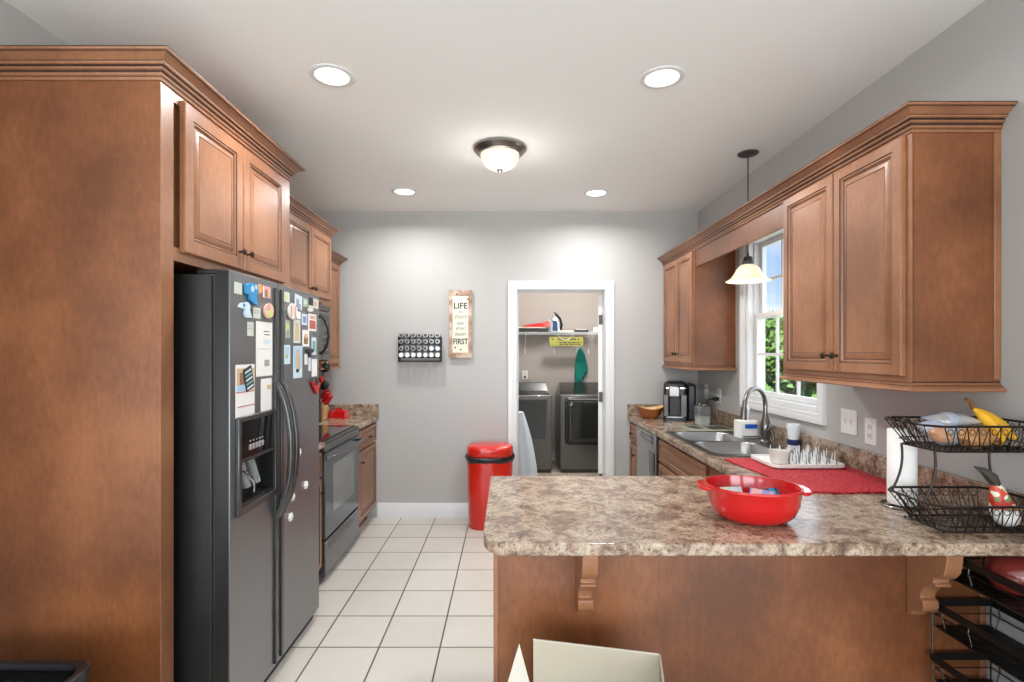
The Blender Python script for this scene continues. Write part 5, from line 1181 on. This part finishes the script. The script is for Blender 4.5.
# ============================================================ RACK OF BASKETS UNDER THE PENINSULA
root = thing('basket_rack', 'black metal rack of stacked baskets under the right end of the peninsula', 'rack', (1.59, 1.62, 0))
X0, X1_, Y0, Y1 = 1.487, 1.695, 1.38, 1.812
for zr, zb in ((.796, .72), (.603, .524), (.415, .335), (.225, .145)):
    m = MB('wire_black'); m.box(X0-.004, X0+.004, Y0, Y1, zr-.011, zr+.011); m.box(X1_-.004, X1_+.004, Y0, Y1, zr-.011, zr+.011); m.box(X0, X1_, Y1-.006, Y1, zr-.011, zr+.011); m.box(X0, X1_, Y0, Y0+.006, zr-.011, zr+.011)
    m.tube([(X0+.006, Y0+.01, zr-.035), (X0+.006, Y1-.01, zr-.035), (X1_-.006, Y1-.01, zr-.035), (X1_-.006, Y0+.01, zr-.035)], .0025, closed=True); b_ = m.build('basket_rim', root)
    m = MB('wire_black')
    for k in range(17): y = Y0+.015+k*(Y1-Y0-.03)/16; m.box(X0+.010, X1_-.010, y-.0105, y+.0105, zb, zb+.003)
    for k in range(4): x = X0+.014+k*(X1_-X0-.028)/3; m.box(x-.004, x+.004, Y0+.01, Y1-.01, zb-.003, zb)
    m.build('basket_floor', root)
    for x in (X0+.008, X1_-.008):
        for y in (Y0+.10, Y0+.29, Y1-.04):
            s = 1 if x < 1.6 else -1; m = MB('steel_dark'); m.tube([(x, y, zr), (x-.004*s, y, zr-.03), (x+.004*s, y, zb+.02), (x+.008*s, y, zb)], .0022, seg=6); m.build('side_wire', root)
for x in (X0+.001, X1_-.001):
    for y in (Y0+.003, Y1-.003): m = MB('steel_dark'); m.tube([(x, y, 0), (x, y, .805)], .0028, seg=8); m.build('post', root)
m = MB('maroon'); m.lathe([(.03, 0), (.058, .012), (.078, .045), (.080, .07), (.066, .10), (.030, .118), (.004, .12)], (1.605, 1.63, .7235), 32); root = thing('round_pot', 'round glossy maroon pot in the top basket of the black rack', 'pot', (1.605, 1.63, .7235)); m.build('pot_body', root)
m = MB('off_white'); m.sphere((1.590, 1.553, .770), .012, seg=12, rings=6, sc=(1, .3, .6)); m.build('highlight_spot', root)  # highlight on the glossy pot, modelled as an off-white spot

# ============================================================ CARDBOARD BOX AND BLACK BIN
P0, P1 = Vector((.082, 1.670)), Vector((.465, 1.587)); ux_ = (P1-P0).normalized(); nn = Vector((ux_.y, -ux_.x)); W = (P1-P0).length; D = .30
MBX = Matrix(((ux_.x, nn.x, 0, P0.x), (ux_.y, nn.y, 0, P0.y), (0, 0, 1, 0), (0, 0, 0, 1)))       # (along, towards camera, up)
root = thing('cardboard_box', 'open beige cardboard box standing in front of the peninsula back panel', 'cardboard box', (P0.x, P0.y, 0))
m = MB('cardboard_in', MBX); t = .004
m.box(0, W, -t, 0, .002, .550); m.box(W, W+t, -t, D, .002, .550); m.box(-t, 0, 0, D, .002, .40); m.box(0, W, D-t, D, .002, .40); m.box(0, W, 0, D-t, .002, .006); m.build('box_walls', root)
m = MB('cardboard_edge', MBX); m.box(-.001, W+.001, -t-.0005, .0005, .550, .553); m.box(W-.0005, W+t+.001, 0, D, .550, .553); m.build('cut_edge', root)
m = MB('cardboard_in', MBX); m.rings([[(-.008, .10, .40), (-.012, .0, .40), (-.050, -.035, .545), (-.052, -.033, .545)], [(-.012, .10, .40), (-.016, .0, .40), (-.053, -.035, .545), (-.055, -.033, .545)]]) if False else None
q = [(.006-.082+.0, 0)]
m = MB('cardboard_edge')
for (p0, p1, p2) in (((-.022, 1.640, .36), (.098-.012, 1.655, .36), (.036, 1.658, .544)),):
    m.rings([[p0, p1, p2], [(a, b+.004, c) for a, b, c in (p0, p1, p2)]])
m.build('corner_flap', root)
root = thing('waste_bin', 'open black plastic bin with rounded corners at the lower left beside the cherry panel', 'bin', (-1.5, 1.42, 0))
bx0, bx1, by0, by1 = -1.77, -1.268, 1.22, 1.600
m = MB('black_plastic')
def rs_(i, z): return [(x, y, z) for x, y in rrect(bx0+i, bx1-i, by0+i, by1-i, .055, 6)]
m.rings([rs_(.05, .001), rs_(.035, .03), rs_(.012, .49), rs_(0, .495), rs_(0, .524), rs_(.004, .528), rs_(.022, .526), rs_(.026, .51), rs_(.05, .05), rs_(.06, .02)]); m.build('bin_body', root)
m = MB('bag_black'); random.seed(9); R = []
for i, z in ((.027, .512), (.030, .49), (.040, .46), (.06, .44), (.10, .43)): R.append([(x+random.uniform(-.004, .004), y+random.uniform(-.004, .004), zz+random.uniform(-.006, .006)) for x, y, zz in rs_(i, z)])
m.rings(R, None, False, True); m.build('bag', root)
